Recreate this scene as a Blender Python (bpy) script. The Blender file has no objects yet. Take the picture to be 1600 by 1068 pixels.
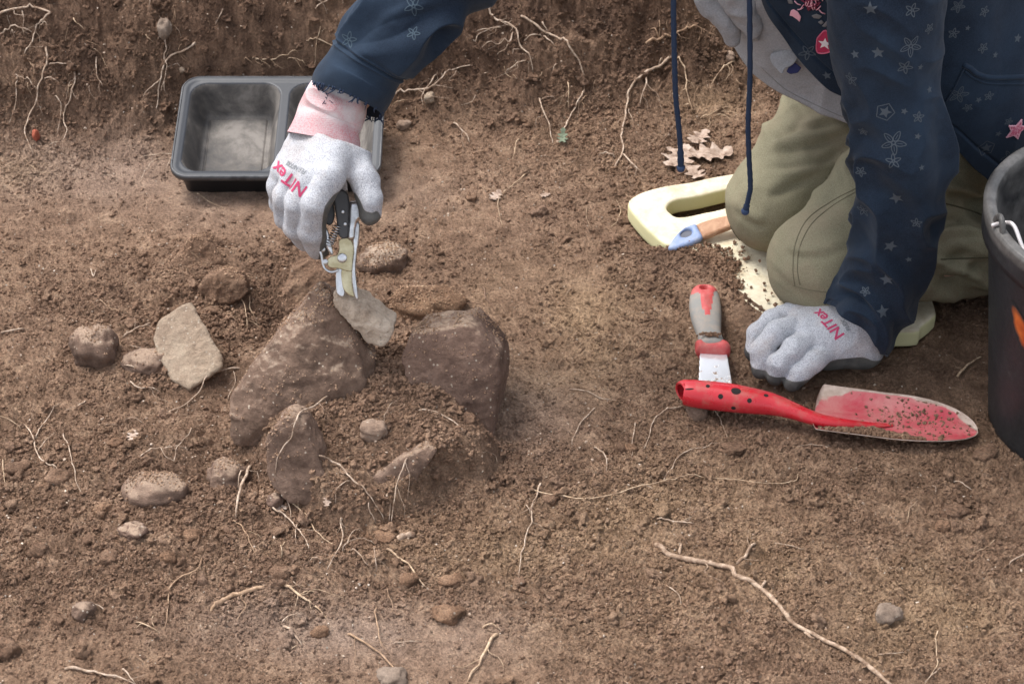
import bpy, bmesh, math, random
import numpy as np
from mathutils import Vector, Matrix
from mathutils.bvhtree import BVHTree

# ------------------------------------------------------------------ camera, sky, sun, exposure
SC = bpy.context.scene
COL = SC.collection
PITCH = math.radians(38.0); DIST = 2.35; FPX = 3138.0
CAMP = np.array([0.0, -DIST*math.cos(PITCH), DIST*math.sin(PITCH)])
cam = bpy.data.cameras.new('camera'); camo = bpy.data.objects.new('camera', cam); COL.objects.link(camo)
camo.location = CAMP; camo.rotation_euler = (math.pi/2-PITCH, 0, 0)
cam.sensor_width = 36; cam.lens = 36*FPX/1600; cam.clip_start = 0.05; cam.clip_end = 400
cam.dof.use_dof = True; cam.dof.focus_distance = 2.18; cam.dof.aperture_fstop = 16
SC.camera = camo
SUN_EL, SUN_AZ = 64.0, -58.0          # azimuth from +y (away from camera) towards -x
w = bpy.data.worlds.new('World'); SC.world = w; w.use_nodes = True
wn = w.node_tree; bg = wn.nodes['Background']
sky = wn.nodes.new('ShaderNodeTexSky'); sky.sky_type = 'NISHITA'; sky.sun_disc = False
sky.sun_elevation = math.radians(SUN_EL); sky.sun_rotation = math.radians(SUN_AZ)
sky.dust_density = 3.0
hs = wn.nodes.new('ShaderNodeHueSaturation'); hs.inputs['Saturation'].default_value = 0.32
wn.links.new(sky.outputs[0], hs.inputs['Color']); wn.links.new(hs.outputs[0], bg.inputs[0])
bg.inputs[1].default_value = 0.15
sl = bpy.data.lights.new('sun', 'SUN'); sl.energy = 1.2; sl.angle = math.radians(24); sl.color = (1, .955, .89)
so = bpy.data.objects.new('sun', sl); COL.objects.link(so)
_az = math.radians(SUN_AZ); _el = math.radians(SUN_EL)
sd = Vector((math.sin(_az)*math.cos(_el), math.cos(_az)*math.cos(_el), math.sin(_el)))
so.rotation_euler = sd.to_track_quat('Z', 'Y').to_euler(); so.location = (0, 0, 5)
SC.view_settings.view_transform = 'Standard'; SC.view_settings.look = 'None'
SC.view_settings.exposure = 1.19; SC.view_settings.gamma = 1
SC.render.engine = 'CYCLES'
try: SC.cycles.use_denoising = True
except Exception: pass

# ------------------------------------------------------------------ pixel helpers
_s, _c = math.sin(PITCH), math.cos(PITCH)
def ray(px, py):
    a = (px-800.0)/FPX; b = (534.0-py)/FPX
    return np.array([a, _c+b*_s, -_s+b*_c])          # depth along axis = 1
def atY(px, py, Y):
    d = ray(px, py); t = (Y-CAMP[1])/d[1]; return CAMP+d*t
def atZ(px, py, Z=0.0):
    d = ray(px, py); t = (Z-CAMP[2])/d[2]; return CAMP+d*t

# ------------------------------------------------------------------ numpy noise
def _lat(seed, n=256):
    return np.random.RandomState(seed).rand(n, n)
def noise2(x, y, f, seed=0):
    L = _lat(seed); X = x*f+1000.37; Y = y*f+1000.71
    i = np.floor(X).astype(int); j = np.floor(Y).astype(int); u = X-i; v = Y-j
    u = u*u*u*(u*(u*6-15)+10); v = v*v*v*(v*(v*6-15)+10)
    i0 = i % 256; i1 = (i+1) % 256; j0 = j % 256; j1 = (j+1) % 256
    return ((L[i0, j0]*(1-u)+L[i1, j0]*u)*(1-v)+(L[i0, j1]*(1-u)+L[i1, j1]*u)*v)*2-1
def fbm2(x, y, f, o=4, seed=0, g=.5, ridged=False):
    r = 0; a = 1; t = 0
    for k in range(o):
        c, s = math.cos(k*1.3+.5), math.sin(k*1.3+.5)
        n = noise2(x*c-y*s, x*s+y*c, f, seed+k*7)
        if ridged: n = 1-2*np.abs(n)
        r = r+a*n; t += a; a *= g; f *= 2.03
    return r/t
_L3 = np.random.RandomState(5).rand(64, 64, 64)
def noise3(P, f, off=0.0):
    Q = P*f+500.13+off; I = np.floor(Q).astype(int); U = Q-I; U = U*U*(3-2*U)
    a = I % 64; b = (I+1) % 64
    u, v, w_ = U[..., 0], U[..., 1], U[..., 2]
    def g(i, j, k): return _L3[i, j, k]
    x0 = g(a[..., 0], a[..., 1], a[..., 2])*(1-u)+g(b[..., 0], a[..., 1], a[..., 2])*u
    x1 = g(a[..., 0], b[..., 1], a[..., 2])*(1-u)+g(b[..., 0], b[..., 1], a[..., 2])*u
    x2 = g(a[..., 0], a[..., 1], b[..., 2])*(1-u)+g(b[..., 0], a[..., 1], b[..., 2])*u
    x3 = g(a[..., 0], b[..., 1], b[..., 2])*(1-u)+g(b[..., 0], b[..., 1], b[..., 2])*u
    return ((x0*(1-v)+x1*v)*(1-w_)+(x2*(1-v)+x3*v)*w_)*2-1
def fbm3(P, f, o=4, g=.5, off=0.0):
    r = 0; a = 1; t = 0
    for k in range(o):
        r = r+a*noise3(P, f, off+k*17.3); t += a; a *= g; f *= 2.07
    return r/t
def sstep(a, b, x):
    t = np.clip((x-a)/(b-a), 0, 1); return t*t*(3-2*t)

# ------------------------------------------------------------------ mesh / object helpers
def mesh_np(name, V, F, mats=(), smooth=True, midx=None):
    V = np.asarray(V, np.float32); F = np.asarray(F, np.int32); k = F.shape[1]
    me = bpy.data.meshes.new(name)
    me.vertices.add(len(V)); me.vertices.foreach_set('co', V.ravel())
    me.loops.add(F.size); me.loops.foreach_set('vertex_index', F.ravel())
    me.polygons.add(len(F)); me.polygons.foreach_set('loop_start', np.arange(0, F.size, k, dtype=np.int32))
    me.polygons.foreach_set('use_smooth', np.full(len(F), smooth))
    if midx is not None: me.polygons.foreach_set('material_index', np.asarray(midx, np.int32))
    me.update(calc_edges=True)
    for m in mats: me.materials.append(m)
    return me
def tag(o, label=None, cat=None, group=None, kind=None):
    if label: o['label'] = label
    if cat: o['category'] = cat
    if group: o['group'] = group
    if kind: o['kind'] = kind
    return o
def link(name, me, parent=None):
    o = bpy.data.objects.new(name, me); COL.objects.link(o)
    if parent is not None: o.parent = parent
    return o
def empty(name, label, cat, group=None):
    # parts are modelled in world space, so the empty stays at the world's zero until settle() moves it to its base
    o = bpy.data.objects.new(name, None); COL.objects.link(o); o.empty_display_size = .02
    return tag(o, label, cat, group)
def settle(root, loc):
    loc = Vector(loc); root.location = loc
    for ch in root.children: ch.matrix_parent_inverse = Matrix.Translation(-loc)
def attr(me, name, vals):
    a = me.attributes.new(name, 'FLOAT', 'POINT'); a.data.foreach_set('value', np.asarray(vals, np.float32))
def join_np(parts):
    """[(V,F4 or F3 list,matindex)] -> V, F (as quads; tris repeat is avoided by python lists)"""
    Vs = []; Fs = []; Ms = []; n = 0
    for V, F, m in parts:
        Vs.append(np.asarray(V, float)); F = np.asarray(F)+n; Fs.append(F); Ms.append(np.full(len(F), m)); n += len(V)
    return np.concatenate(Vs), Fs, Ms
def mesh_mix(name, parts, mats, smooth=True):
    """parts: (V, F, matindex) with any face sizes, one mesh"""
    V, Fs, Ms = join_np(parts)
    me = bpy.data.meshes.new(name)
    li = np.concatenate([f.ravel() for f in Fs]).astype(np.int32)
    sizes = np.concatenate([np.full(len(f), f.shape[1]) for f in Fs])
    st = np.concatenate([[0], np.cumsum(sizes)[:-1]]).astype(np.int32)
    me.vertices.add(len(V)); me.vertices.foreach_set('co', V.astype(np.float32).ravel())
    me.loops.add(len(li)); me.loops.foreach_set('vertex_index', li)
    me.polygons.add(len(sizes)); me.polygons.foreach_set('loop_start', st)
    me.polygons.foreach_set('use_smooth', np.full(len(sizes), smooth))
    me.polygons.foreach_set('material_index', np.concatenate(Ms).astype(np.int32))
    me.update(calc_edges=True)
    for m in mats: me.materials.append(m)
    return me
def catmull(P, n):
    P = np.asarray(P, float); k = len(P)
    if k == 2: return P[0]+(P[1]-P[0])*np.linspace(0, 1, n)[:, None]
    Q = np.vstack([2*P[0]-P[1], P, 2*P[-1]-P[-2]])
    t = np.linspace(0, k-1, n); i = np.minimum(t.astype(int), k-2); u = (t-i)[:, None]
    a, b, c, d = Q[i], Q[i+1], Q[i+2], Q[i+3]
    return .5*((2*b)+(-a+c)*u+(2*a-5*b+4*c-d)*u**2+(-a+3*b-3*c+d)*u**3)
def catmull_closed(P, n):
    P = np.asarray(P, float); k = len(P)
    t = np.linspace(0, k, n, endpoint=False); i = t.astype(int); u = (t-i)[:, None]
    a, b, c, d = P[(i-1) % k], P[i % k], P[(i+1) % k], P[(i+2) % k]
    return .5*((2*b)+(-a+c)*u+(2*a-5*b+4*c-d)*u**2+(-a+3*b-3*c+d)*u**3)
def frames(C, up=(0, 0, 1)):
    T = np.gradient(C, axis=0); T /= np.linalg.norm(T, axis=1)[:, None]+1e-12
    N = np.zeros_like(C); u = np.array(up, float)
    if abs(T[0]@u) > .95: u = np.array([1., 0, 0])
    n = u-T[0]*(T[0]@u); n /= np.linalg.norm(n)
    for i in range(len(C)):
        n = n-T[i]*(T[i]@n); n /= np.linalg.norm(n)+1e-12; N[i] = n
    return T, N, np.cross(T, N)
def tube_np(C, R, seg=8, cap=True, ell=None):
    """C (n,3) centres, R (n,) radii -> V,F (quads) with pinched ends"""
    C = np.asarray(C, float); R = np.broadcast_to(np.asarray(R, float), (len(C),)).copy()
    T, N, B = frames(C)
    if cap:
        C = np.vstack([C[:1]-T[:1]*R[0]*.35, C, C[-1:]+T[-1:]*R[-1]*.35]); R = np.concatenate([[R[0]*.02], R, [R[-1]*.02]])
        N = np.vstack([N[:1], N, N[-1:]]); B = np.vstack([B[:1], B, B[-1:]])
    a = np.linspace(0, 2*math.pi, seg, endpoint=False)
    V = C[:, None]+R[:, None, None]*(np.cos(a)[None, :, None]*N[:, None]+np.sin(a)[None, :, None]*B[:, None]*(ell or 1))
    n = len(C); return V.reshape(-1, 3), gridF(n, seg, True)
def gridF(n, m, wrap=False):
    i = np.arange(n-1)[:, None]; j = np.arange(m if wrap else m-1)[None, :]; j2 = (j+1) % m
    return np.stack([i*m+j, i*m+j2, (i+1)*m+j2, (i+1)*m+j], -1).reshape(-1, 4)
def lathe_np(prof, seg=64, origin=(0, 0, 0)):
    prof = np.asarray(prof, float); a = np.linspace(0, 2*math.pi, seg, endpoint=False)
    V = np.stack([prof[:, 0:1]*np.cos(a), prof[:, 0:1]*np.sin(a), np.broadcast_to(prof[:, 1:2], (len(prof), seg))], -1)
    return V.reshape(-1, 3)+np.array(origin), gridF(len(prof), seg, True)

# signed distance modelling, meshed with surface nets
def rcone(P, a, b, r1, r2):
    a = np.asarray(a, float); b = np.asarray(b, float); ba = b-a; L = ba@ba+1e-12
    t = np.clip(((P-a)@ba)/L, 0, 1)
    return np.linalg.norm(P-a-t[..., None]*ba, axis=-1)-(r1+(r2-r1)*t)
def ellip(P, c, r, R=None):
    Q = P-np.asarray(c); 
    if R is not None: Q = Q@np.asarray(R)
    k = np.linalg.norm(Q/np.asarray(r), axis=-1); return (k-1)*min(r)
def smin(a, b, k):
    h = np.clip(.5+.5*(b-a)/k, 0, 1); return b*(1-h)+a*h-k*h*(1-h)
def surface_nets(F, org, h):
    nx, ny, nz = F.shape; s = F < 0
    acc = np.zeros((nx-1, ny-1, nz-1, 3)); cnt = np.zeros((nx-1, ny-1, nz-1))
    sl_ = lambda o, n: slice(o, o+n)
    for ax in range(3):
        o1, o2 = [k for k in range(3) if k != ax]
        for d1 in (0, 1):
            for d2 in (0, 1):
                a = [0, 0, 0]; a[o1] = d1; a[o2] = d2; b = list(a); b[ax] = 1
                A = F[sl_(a[0], nx-1), sl_(a[1], ny-1), sl_(a[2], nz-1)]
                B = F[sl_(b[0], nx-1), sl_(b[1], ny-1), sl_(b[2], nz-1)]
                m = (A < 0) != (B < 0)
                t = np.where(m, A/np.where(m, A-B, 1), 0)
                for k in range(3):
                    acc[..., k] += np.where(m, (t if k == ax else a[k]), 0)
                cnt += m
    act = cnt > 0; idx = np.full(act.shape, -1, np.int64); idx[act] = np.arange(act.sum())
    I = np.argwhere(act); V = (I+acc[act]/cnt[act][:, None])*h+np.asarray(org)
    Q = []
    for ax in range(3):
        o1, o2 = [(1, 2), (2, 0), (0, 1)][ax]
        a = [slice(0, n) for n in F.shape]; b = list(a); a[ax] = slice(0, F.shape[ax]-1); b[ax] = slice(1, F.shape[ax])
        m = s[tuple(a)] != s[tuple(b)]; E = np.argwhere(m)
        ok = (E[:, o1] > 0) & (E[:, o2] > 0) & (E[:, o1] < F.shape[o1]-1) & (E[:, o2] < F.shape[o2]-1); E = E[ok]
        e1 = np.zeros(3, int); e1[o1] = 1; e2 = np.zeros(3, int); e2[o2] = 1
        g = lambda X: idx[X[:, 0], X[:, 1], X[:, 2]]
        q = np.stack([g(E-e1-e2), g(E-e2), g(E), g(E-e1)], -1)
        ins = s[E[:, 0], E[:, 1], E[:, 2]]
        q[~ins] = q[~ins][:, ::-1]; Q.append(q)
    return V, np.concatenate(Q)
def sdf_np(fn, lo, hi, h):
    lo = np.asarray(lo, float); hi = np.asarray(hi, float); n = np.ceil((hi-lo)/h).astype(int)+1
    X = np.stack(np.meshgrid(*[lo[k]+np.arange(n[k])*h for k in range(3)], indexing='ij'), -1)
    return surface_nets(fn(X), lo, h)
def vnormals(V, F):
    a = V[F[:, 0]]; b = V[F[:, 1]]; c = V[F[:, 2]]; d = V[F[:, -1]]
    n = np.cross(c-a, d-b) if F.shape[1] == 4 else np.cross(b-a, c-a)
    N = np.zeros_like(V)
    for k in range(F.shape[1]): np.add.at(N, F[:, k], n)
    return N/(np.linalg.norm(N, axis=1)[:, None]+1e-12)
def relax(V, F, it=2, lam=.5):
    for _ in range(it):
        S = np.zeros_like(V); c = np.zeros(len(V)); k = F.shape[1]
        for j in range(k):
            np.add.at(S, F[:, j], V[F[:, (j+1) % k]]); np.add.at(c, F[:, j], 1)
        V = V*(1-lam)+lam*S/np.maximum(c, 1)[:, None]
    return V

# ------------------------------------------------------------------ materials
def mat(name, col=(.5, .5, .5), rough=.7, metal=0.0, spec=.5):
    m = bpy.data.materials.new(name); m.use_nodes = True; b = m.node_tree.nodes['Principled BSDF']
    b.inputs['Base Color'].default_value = (*col, 1); b.inputs['Roughness'].default_value = rough
    b.inputs['Metallic'].default_value = metal; b.inputs['Specular IOR Level'].default_value = spec
    return m
class G:
    """small node-graph writer"""
    def __init__(s, m): s.m = m; s.t = m.node_tree; s.b = s.t.nodes['Principled BSDF']; s.co = None
    def n(s, ty, **k):
        q = s.t.nodes.new(ty)
        for a, v in k.items(): setattr(q, a, v)
        return q
    def l(s, a, b): s.t.links.new(a, b); return s
    def obj(s):
        if s.co is None: s.co = s.n('ShaderNodeTexCoord').outputs['Object']
        return s.co
    def noise(s, scale, detail=4, rough=.55, vec=None, dist=0):
        q = s.n('ShaderNodeTexNoise'); q.inputs['Scale'].default_value = scale; q.inputs['Detail'].default_value = detail
        q.inputs['Roughness'].default_value = rough; q.inputs['Distortion'].default_value = dist
        s.l(vec or s.obj(), q.inputs['Vector']); return q.outputs['Fac']
    def ramp(s, fac, stops):
        q = s.n('ShaderNodeValToRGB'); e = q.color_ramp.elements
        while len(e) < len(stops): e.new(.5)
        for el, (p, c) in zip(e, stops): el.position = p; el.color = (*c, 1) if len(c) == 3 else c
        s.l(fac, q.inputs[0]); return q.outputs[0]
    def mix(s, fac, a, b, mode='MIX'):
        q = s.n('ShaderNodeMix', data_type='RGBA', blend_type=mode)
        for v, i in ((fac, 0), (a, 6), (b, 7)):
            if isinstance(v, (int, float)): q.inputs[i].default_value = v
            elif isinstance(v, tuple): q.inputs[i].default_value = (*v, 1)
            else: s.l(v, q.inputs[i])
        return q.outputs[2]
    def math(s, op, a, b=0.0):
        q = s.n('ShaderNodeMath', operation=op)
        for v, i in ((a, 0), (b, 1)):
            if isinstance(v, (int, float)): q.inputs[i].default_value = v
            else: s.l(v, q.inputs[i])
        return q.outputs[0]
    def attr(s, name): return s.n('ShaderNodeAttribute', attribute_name=name).outputs['Fac']
    def bump(s, h, strength=.5, dist=.002, prev=None):
        q = s.n('ShaderNodeBump'); q.inputs['Strength'].default_value = strength; q.inputs['Distance'].default_value = dist
        s.l(h, q.inputs['Height'])
        if prev is not None: s.l(prev, q.inputs['Normal'])
        s.l(q.outputs[0], s.b.inputs['Normal']); return q.outputs[0]
    def col(s, c): s.l(c, s.b.inputs['Base Color']); return s
    def rough(s, c): s.l(c, s.b.inputs['Roughness']); return s
def poly_sd(P, O):
    O = np.asarray(O, float); d = np.full(P.shape[:-1], 1e9); ins = np.zeros(P.shape[:-1], bool); j = len(O)-1
    for i in range(len(O)):
        a = O[i]; b = O[j]; e = b-a; w_ = P-a; t = np.clip((w_@e)/(e@e+1e-15), 0, 1)
        d = np.minimum(d, np.linalg.norm(w_-t[..., None]*e, axis=-1))
        c = (a[1] > P[..., 1]) != (b[1] > P[..., 1])
        ins ^= c & (P[..., 0] < (b[0]-a[0])*(P[..., 1]-a[1])/(b[1]-a[1]+1e-15)+a[0]); j = i
    return np.where(ins, -d, d)
# ------------------------------------------------------------------ ground: one sheet, fine inside the view, coarse out to the horizon
def axis_pts(lo, hi, h, far, n=46):
    c = np.arange(lo, hi+h/2, h); g = (np.linspace(0, 1, n+1)[1:])
    out = h*8*g*n*.6+(far)*g**4
    return np.concatenate([(lo-out)[::-1], c, hi+out])
gx = axis_pts(-.86, .86, .0017, 60); gy = axis_pts(-.60, .86, .0018, 60)
GX, GY = np.meshgrid(gx, gy, indexing='ij')
def blob(px, py, rx, ry, p=2.0):
    c = atZ(px, py); return np.exp(-(np.abs((GX-c[0])/rx)**p+np.abs((GY-c[1])/ry)**p))
rng = np.random.RandomState(11)
wob = fbm2(GX, GY, 5, 3, 3)
base_y = .36+.09*sstep(-.30, .0, GX)+.06*sstep(.0, .3, GX)+.035*wob
t = np.clip(GY-base_y, 0, None)
bank = np.where(t < .12, t*t*4.6, .066+(t-.12)*1.25); bank = .62*(1-np.exp(-np.minimum(bank, 3)/.62))
inbank = sstep(.0, .10, GY-base_y)
H = bank+.010*fbm2(GX, GY, 3, 3, 9)*sstep(3, .6, np.hypot(GX, GY))
# broad forms of the floor
rough_a = (blob(250, 780, .42, .12)+blob(620, 820, .25, .08)+blob(330, 470, .2, .1)*.7+blob(560, 700, .2, .1)*.6)
H += .020*blob(590, 660, .12, .10, 2.6)+.006*blob(520, 600, .17, .15)
H += .006*blob(200, 555, .12, .07)+.012*blob(300, 415, .055, .055, 2.4)+.004*blob(360, 445, .05, .04)
H += .004*blob(480, 440, .06, .04)-.022*blob(420, 490, .045, .05)-.020*blob(365, 585, .03, .05)
H -= .016*blob(350, 740, .10, .035)+.016*blob(300, 620, .09, .03)
H += .012*blob(230, 740, .10, .04)+.010*blob(250, 860, .2, .05)+.010*blob(1060, 415, .11, .06, 2.5)
H -= .016*blob(790, 700, .035, .06)+.014*blob(350, 680, .03, .05)+.012*blob(420, 830, .10, .022)+.012*blob(650, 800, .08, .025)
H -= .008*blob(1350, 640, .2, .05)
H += .012*blob(1150, 900, .3, .12)+.008*blob(820, 720, .12, .04)-.006*blob(860, 560, .09, .07)
_pw = np.array([atZ(x, y, .035)[:2] for x, y in [(500, 590), (600, 545), (670, 560), (720, 640), (772, 672), (752, 705), (700, 722), (640, 762), (560, 790), (508, 772), (450, 745), (400, 700), (420, 650)]])
_a, _b = np.searchsorted(gx, [_pw[:, 0].min()-.06, _pw[:, 0].max()+.06]); _e, _f = np.searchsorted(gy, [_pw[:, 1].min()-.06, _pw[:, 1].max()+.06])
_S = np.stack([GX[_a:_b, _e:_f], GY[_a:_b, _e:_f]], -1); _sd = poly_sd(_S, _pw)+.010*fbm2(_S[..., 0], _S[..., 1], 22, 3, 12)
H[_a:_b, _e:_f] += (.033+.010*fbm2(_S[..., 0], _S[..., 1], 16, 3, 14))*sstep(.012, -.014, _sd)
# two crossing textures: clods of several sizes
amp = .45+.9*np.clip(rough_a, 0, 1)+1.3*inbank
ridg = fbm2(GX, GY, 16, 4, 21, .55, True); soft = fbm2(GX, GY, 24, 5, 33, .55)
lumpy = fbm2(GX+.01*wob, GY, 60, 4, 41, .6)
loose = np.clip(.5+1.1*fbm2(GX, GY, 3.2, 3, 55)+.9*blob(1050, 950, .5, .12)+.8*blob(1250, 760, .35, .12)+.9*np.clip(rough_a, 0, 1)-.9*blob(830, 620, .14, .12)-.9*blob(240, 300, .3, .12)-.9*blob(620, 1000, .16, .07)-.6*blob(900, 450, .14, .1)-.5*blob(820, 820, .1, .05)-.3*blob(1300, 900, .3, .12)-.5*blob(880, 330, .25, .1), .08, 1)
H += .0019*amp*fbm2(GX, GY, 34, 4, 27, .6, True)+.0044*amp*soft+.0015*amp*loose*lumpy+.012*inbank*ridg+.024*inbank*fbm2(GX*.55, GY*1.5, 9, 3, 61, .5, True)+.009*inbank*fbm2(GX, GY, 40, 3, 65, .6, True)
tray_f = np.clip(1.25*np.exp(-(np.abs((GX-atY(437, 200, .375)[0])/.165)**6+np.abs((GY-.375)/.125)**6)), 0, 1)
H = H*(1-tray_f)+tray_f*(.004+.003*soft)
far_flat = (1-.85*tray_f)*sstep(2.0, .95, np.maximum(np.abs(GX), np.abs(GY)))
# stamped clods (heightfield part of the crumbs)
ix0 = np.searchsorted(gx, -.86); iy0 = np.searchsorted(gy, -.60)
nX = int(round(1.72/.0017)); nY = int(round(1.46/.0018))
S = np.zeros_like(H)
def stamp(n, r0, r1, hgt, seed, thr):
    rs = np.random.RandomState(seed)
    for _ in range(n):
        i = ix0+rs.randint(12, nX-12); j = iy0+rs.randint(12, nY-12)
        if loose[i, j]+1.2*inbank[i, j]*rs.rand() < thr*rs.rand()*1.6: continue
        r = r0+(r1-r0)*rs.rand()**2.5; el = .6+.8*rs.rand(); th = rs.rand()*3.14
        k = int(r*1.5/.0017)+1
        a = slice(max(i-k, 0), i+k+1); b = slice(max(j-k, 0), j+k+1)
        X = GX[a, b]-gx[i]; Y = GY[a, b]-gy[j]; c, s = math.cos(th), math.sin(th)
        q = ((X*c+Y*s)/r)**2+((Y*c-X*s)/(r*el))**2
        d = np.sqrt(np.clip(1-q, 0, 1))*r*hgt*(.7+.6*rs.rand())
        S[a, b] = np.maximum(S[a, b], d)
stamp(30000, .0018, .0048, .75, 1, 1.0)
stamp(1600, .006, .015, .6, 2, 1.5)
hf = fbm2(GX, GY, 170, 3, 131, .6, True)
H += S*far_flat*(.60+.5*lumpy+.35*hf)+far_flat*(.0009+.0011*loose+.0012*inbank)*hf
H += .0013*rng.randn(*H.shape)*far_flat*(.4+.6*loose)

MAT_OUT = [(982, 320), (990, 305), (1030, 291), (1080, 283), (1130, 272), (1250, 255), (1350, 290), (1430, 400), (1461, 478), (1458, 494), (1440, 508), (1424, 517), (1300, 516), (1200, 492), (1150, 455), (1108, 413), (1065, 386), (1040, 380), (1022, 365), (1000, 345)]
_mw = np.array([atZ(x, y, .026)[:2] for x, y in MAT_OUT]); _a, _b = np.searchsorted(gx, [_mw[:, 0].min()-.12, _mw[:, 0].max()+.12]); _e, _f = np.searchsorted(gy, [_mw[:, 1].min()-.12, _mw[:, 1].max()+.12])
_sub = np.stack([GX[_a:_b, _e:_f], GY[_a:_b, _e:_f]], -1); _d = poly_sd(_sub, _mw); _hs = H[_a:_b, _e:_f]
_al = np.array([atZ(x, y, .02)[:2] for x, y in [(1070, 393), (1098, 412), (1136, 450), (1196, 500)]]); _dl = np.full(_d.shape, 1e9)
for _i in range(3):
    _q = _al[_i+1]-_al[_i]; _t = np.clip(((_sub-_al[_i])@_q)/(_q@_q), 0, 1); _dl = np.minimum(_dl, np.linalg.norm(_sub-_al[_i]-_t[..., None]*_q, axis=-1))
_pile = .0265*np.exp(-(_dl/.034)**2.4)
_hs = np.where(_d < .0, np.minimum(_hs, .0)*1.0-.006*sstep(0, -.01, _d)+np.where(_dl < .02, 0, 0), _hs*(1-.6*np.exp(-(_dl/.04)**2))+_pile)
_hs = np.where((_d < 0) & (_d > -.012) & (_dl < .03), .027*sstep(-.012, -.001, _d)*np.exp(-(_dl/.034)**2.4)+.002, _hs)
H[_a:_b, _e:_f] = _hs
HB = H
def gz(x, y):
    x = np.asarray(x, float); y = np.asarray(y, float)
    i = np.clip(np.searchsorted(gx, x)-1, 0, len(gx)-2); j = np.clip(np.searchsorted(gy, y)-1, 0, len(gy)-2)
    u = (x-gx[i])/(gx[i+1]-gx[i]); v = (y-gy[j])/(gy[j+1]-gy[j])
    return HB[i, j]*(1-u)*(1-v)+HB[i+1, j]*u*(1-v)+HB[i, j+1]*(1-u)*v+HB[i+1, j+1]*u*v
def onG(px, py, lift=0.0):
    """where the photograph's ray through (px,py) meets the soil"""
    d = ray(px, py); t = np.linspace(1.5, 4.2, 2200); P = CAMP+d*t[:, None]
    f = P[:, 2]-gz(P[:, 0], P[:, 1])-lift; k = np.argmax(f < 0)
    if k == 0: return atZ(px, py)
    u = f[k-1]/(f[k-1]-f[k]); return P[k-1]+(P[k]-P[k-1])*u

# soil tone fields
sand = np.clip(.8*blob(870, 480, .10, .10)+.8*blob(850, 590, .06, .05)+.55*blob(1000, 800, .16, .07)+.7*blob(760, 870, .09, .05)+.6*blob(1340, 900, .12, .05)
               +1.0*blob(1450, 970, .09, .05)+.8*blob(30, 275, .05, .035)+.9*blob(1120, 150, .07, .07)+.4*blob(1420, 560, .12, .06)+.35*blob(870, 1000, .12, .05)+.6*blob(1330, 1040, .08, .03), 0, 1)
sand = np.clip(1.15*sand*(.75+.9*fbm2(GX, GY, 14, 4, 71))+.22*fbm2(GX, GY, 5, 4, 75)+.10*sstep(-.15, .25, GX)-.04, 0, 1)
dust = np.clip(.8*blob(640, 1000, .12, .05)+.6*blob(430, 980, .10, .04)+.8*blob(560, 560, .09, .09)*.6+.5*blob(400, 300, .25, .08)+.5*blob(820, 650, .06, .08)+.45*blob(160, 260, .2, .08), 0, 1)
dust = np.clip(dust*(.8+.8*fbm2(GX, GY, 10, 4, 81)), 0, 1)
damp_dark = np.clip(.95*inbank+.7*blob(420, 490, .06, .06)+.8*blob(1050, 410, .10, .055)+.5*blob(700, 400, .12, .05)+.5*blob(330, 590, .06, .05)+.35*blob(760, 720, .06, .04)+.3*blob(330, 740, .3, .05)+.5*blob(1560, 600, .16, .2), 0, 1)  # damp bank, plus darker spots in hollows, by the cluster's foot and the bucket
damp_dark = np.clip(damp_dark*(.85+.7*fbm2(GX, GY, 12, 4, 91)), 0, 1)
bigf = np.clip(.5+.8*fbm2(GX, GY, 7, 5, 95, .6), 0, 1)

def soil_material(name, use_attr=True, tint=(1, 1, 1), scale=1.0, grain=True):
    m = mat(name, rough=.93, spec=.25); g = G(m)
    def c(r, gg, b): return (r*tint[0], gg*tint[1], b*tint[2])
    A = c(.160, .097, .062); B = c(.53, .362, .245)
    n1 = g.noise(38*scale, 8, .68); base = g.ramp(n1, [(.30, A), (.50, c(.312, .197, .129)), (.74, B)])
    if use_attr:
        base = g.mix(g.math('MULTIPLY', g.attr('sand'), .85), base, g.ramp(n1, [(.3, (.30, .190, .11)), (.7, (.57, .395, .25))]))
        base = g.mix(g.math('MULTIPLY', g.attr('dust'), .75), base, g.ramp(n1, [(.3, (.34, .245, .19)), (.7, (.54, .41, .335))]))
        base = g.mix(g.math('MULTIPLY', g.attr('damp_dark'), .9), base, g.ramp(n1, [(.3, (.066, .037, .024)), (.7, (.22, .130, .084))]))
        base = g.mix(g.math('MULTIPLY', g.attr('big'), .5), base, g.mix(.5, base, (.19, .115, .085)), 'MIX')
    fine = g.noise(520, 4, .7); base = g.mix(.62, base, g.ramp(fine, [(.30, (.30, .30, .30)), (.5, (.5, .5, .5)), (.72, (.78, .75, .72))]), 'OVERLAY')
    mid = g.noise(300, 3, .7, dist=.3); base = g.mix(.5, base, g.ramp(mid, [(.34, (.30,)*3), (.5, (.52,)*3), (.66, (.70, .68, .66))]), 'OVERLAY')
    if grain:
        v = g.n('ShaderNodeTexVoronoi'); v.inputs['Scale'].default_value = 210; g.l(g.obj(), v.inputs['Vector'])
        sp = g.n('ShaderNodeSeparateColor'); g.l(v.outputs['Color'], sp.inputs[0])
        pick = g.math('MULTIPLY', g.math('GREATER_THAN', sp.outputs[0], .955), g.math('LESS_THAN', v.outputs['Distance'], .26))
        base = g.mix(pick, base, g.ramp(sp.outputs[1], [(0, (.42, .33, .25)), (.6, (.30, .21, .15)), (1, (.55, .49, .42))]))
    g.col(base)
    b1 = g.bump(g.noise(190, 7, .8), 1.0, .0065); g.bump(fine, .7, .0014, g.bump(mid, .9, .0030, b1))
    g.rough(g.ramp(g.noise(30, 3), [(.3, (.8,)*3), (.7, (.97,)*3)]))
    return m
M_SOIL = soil_material('soil')
F_ = gridF(len(gx), len(gy))[:, ::-1]
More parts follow.
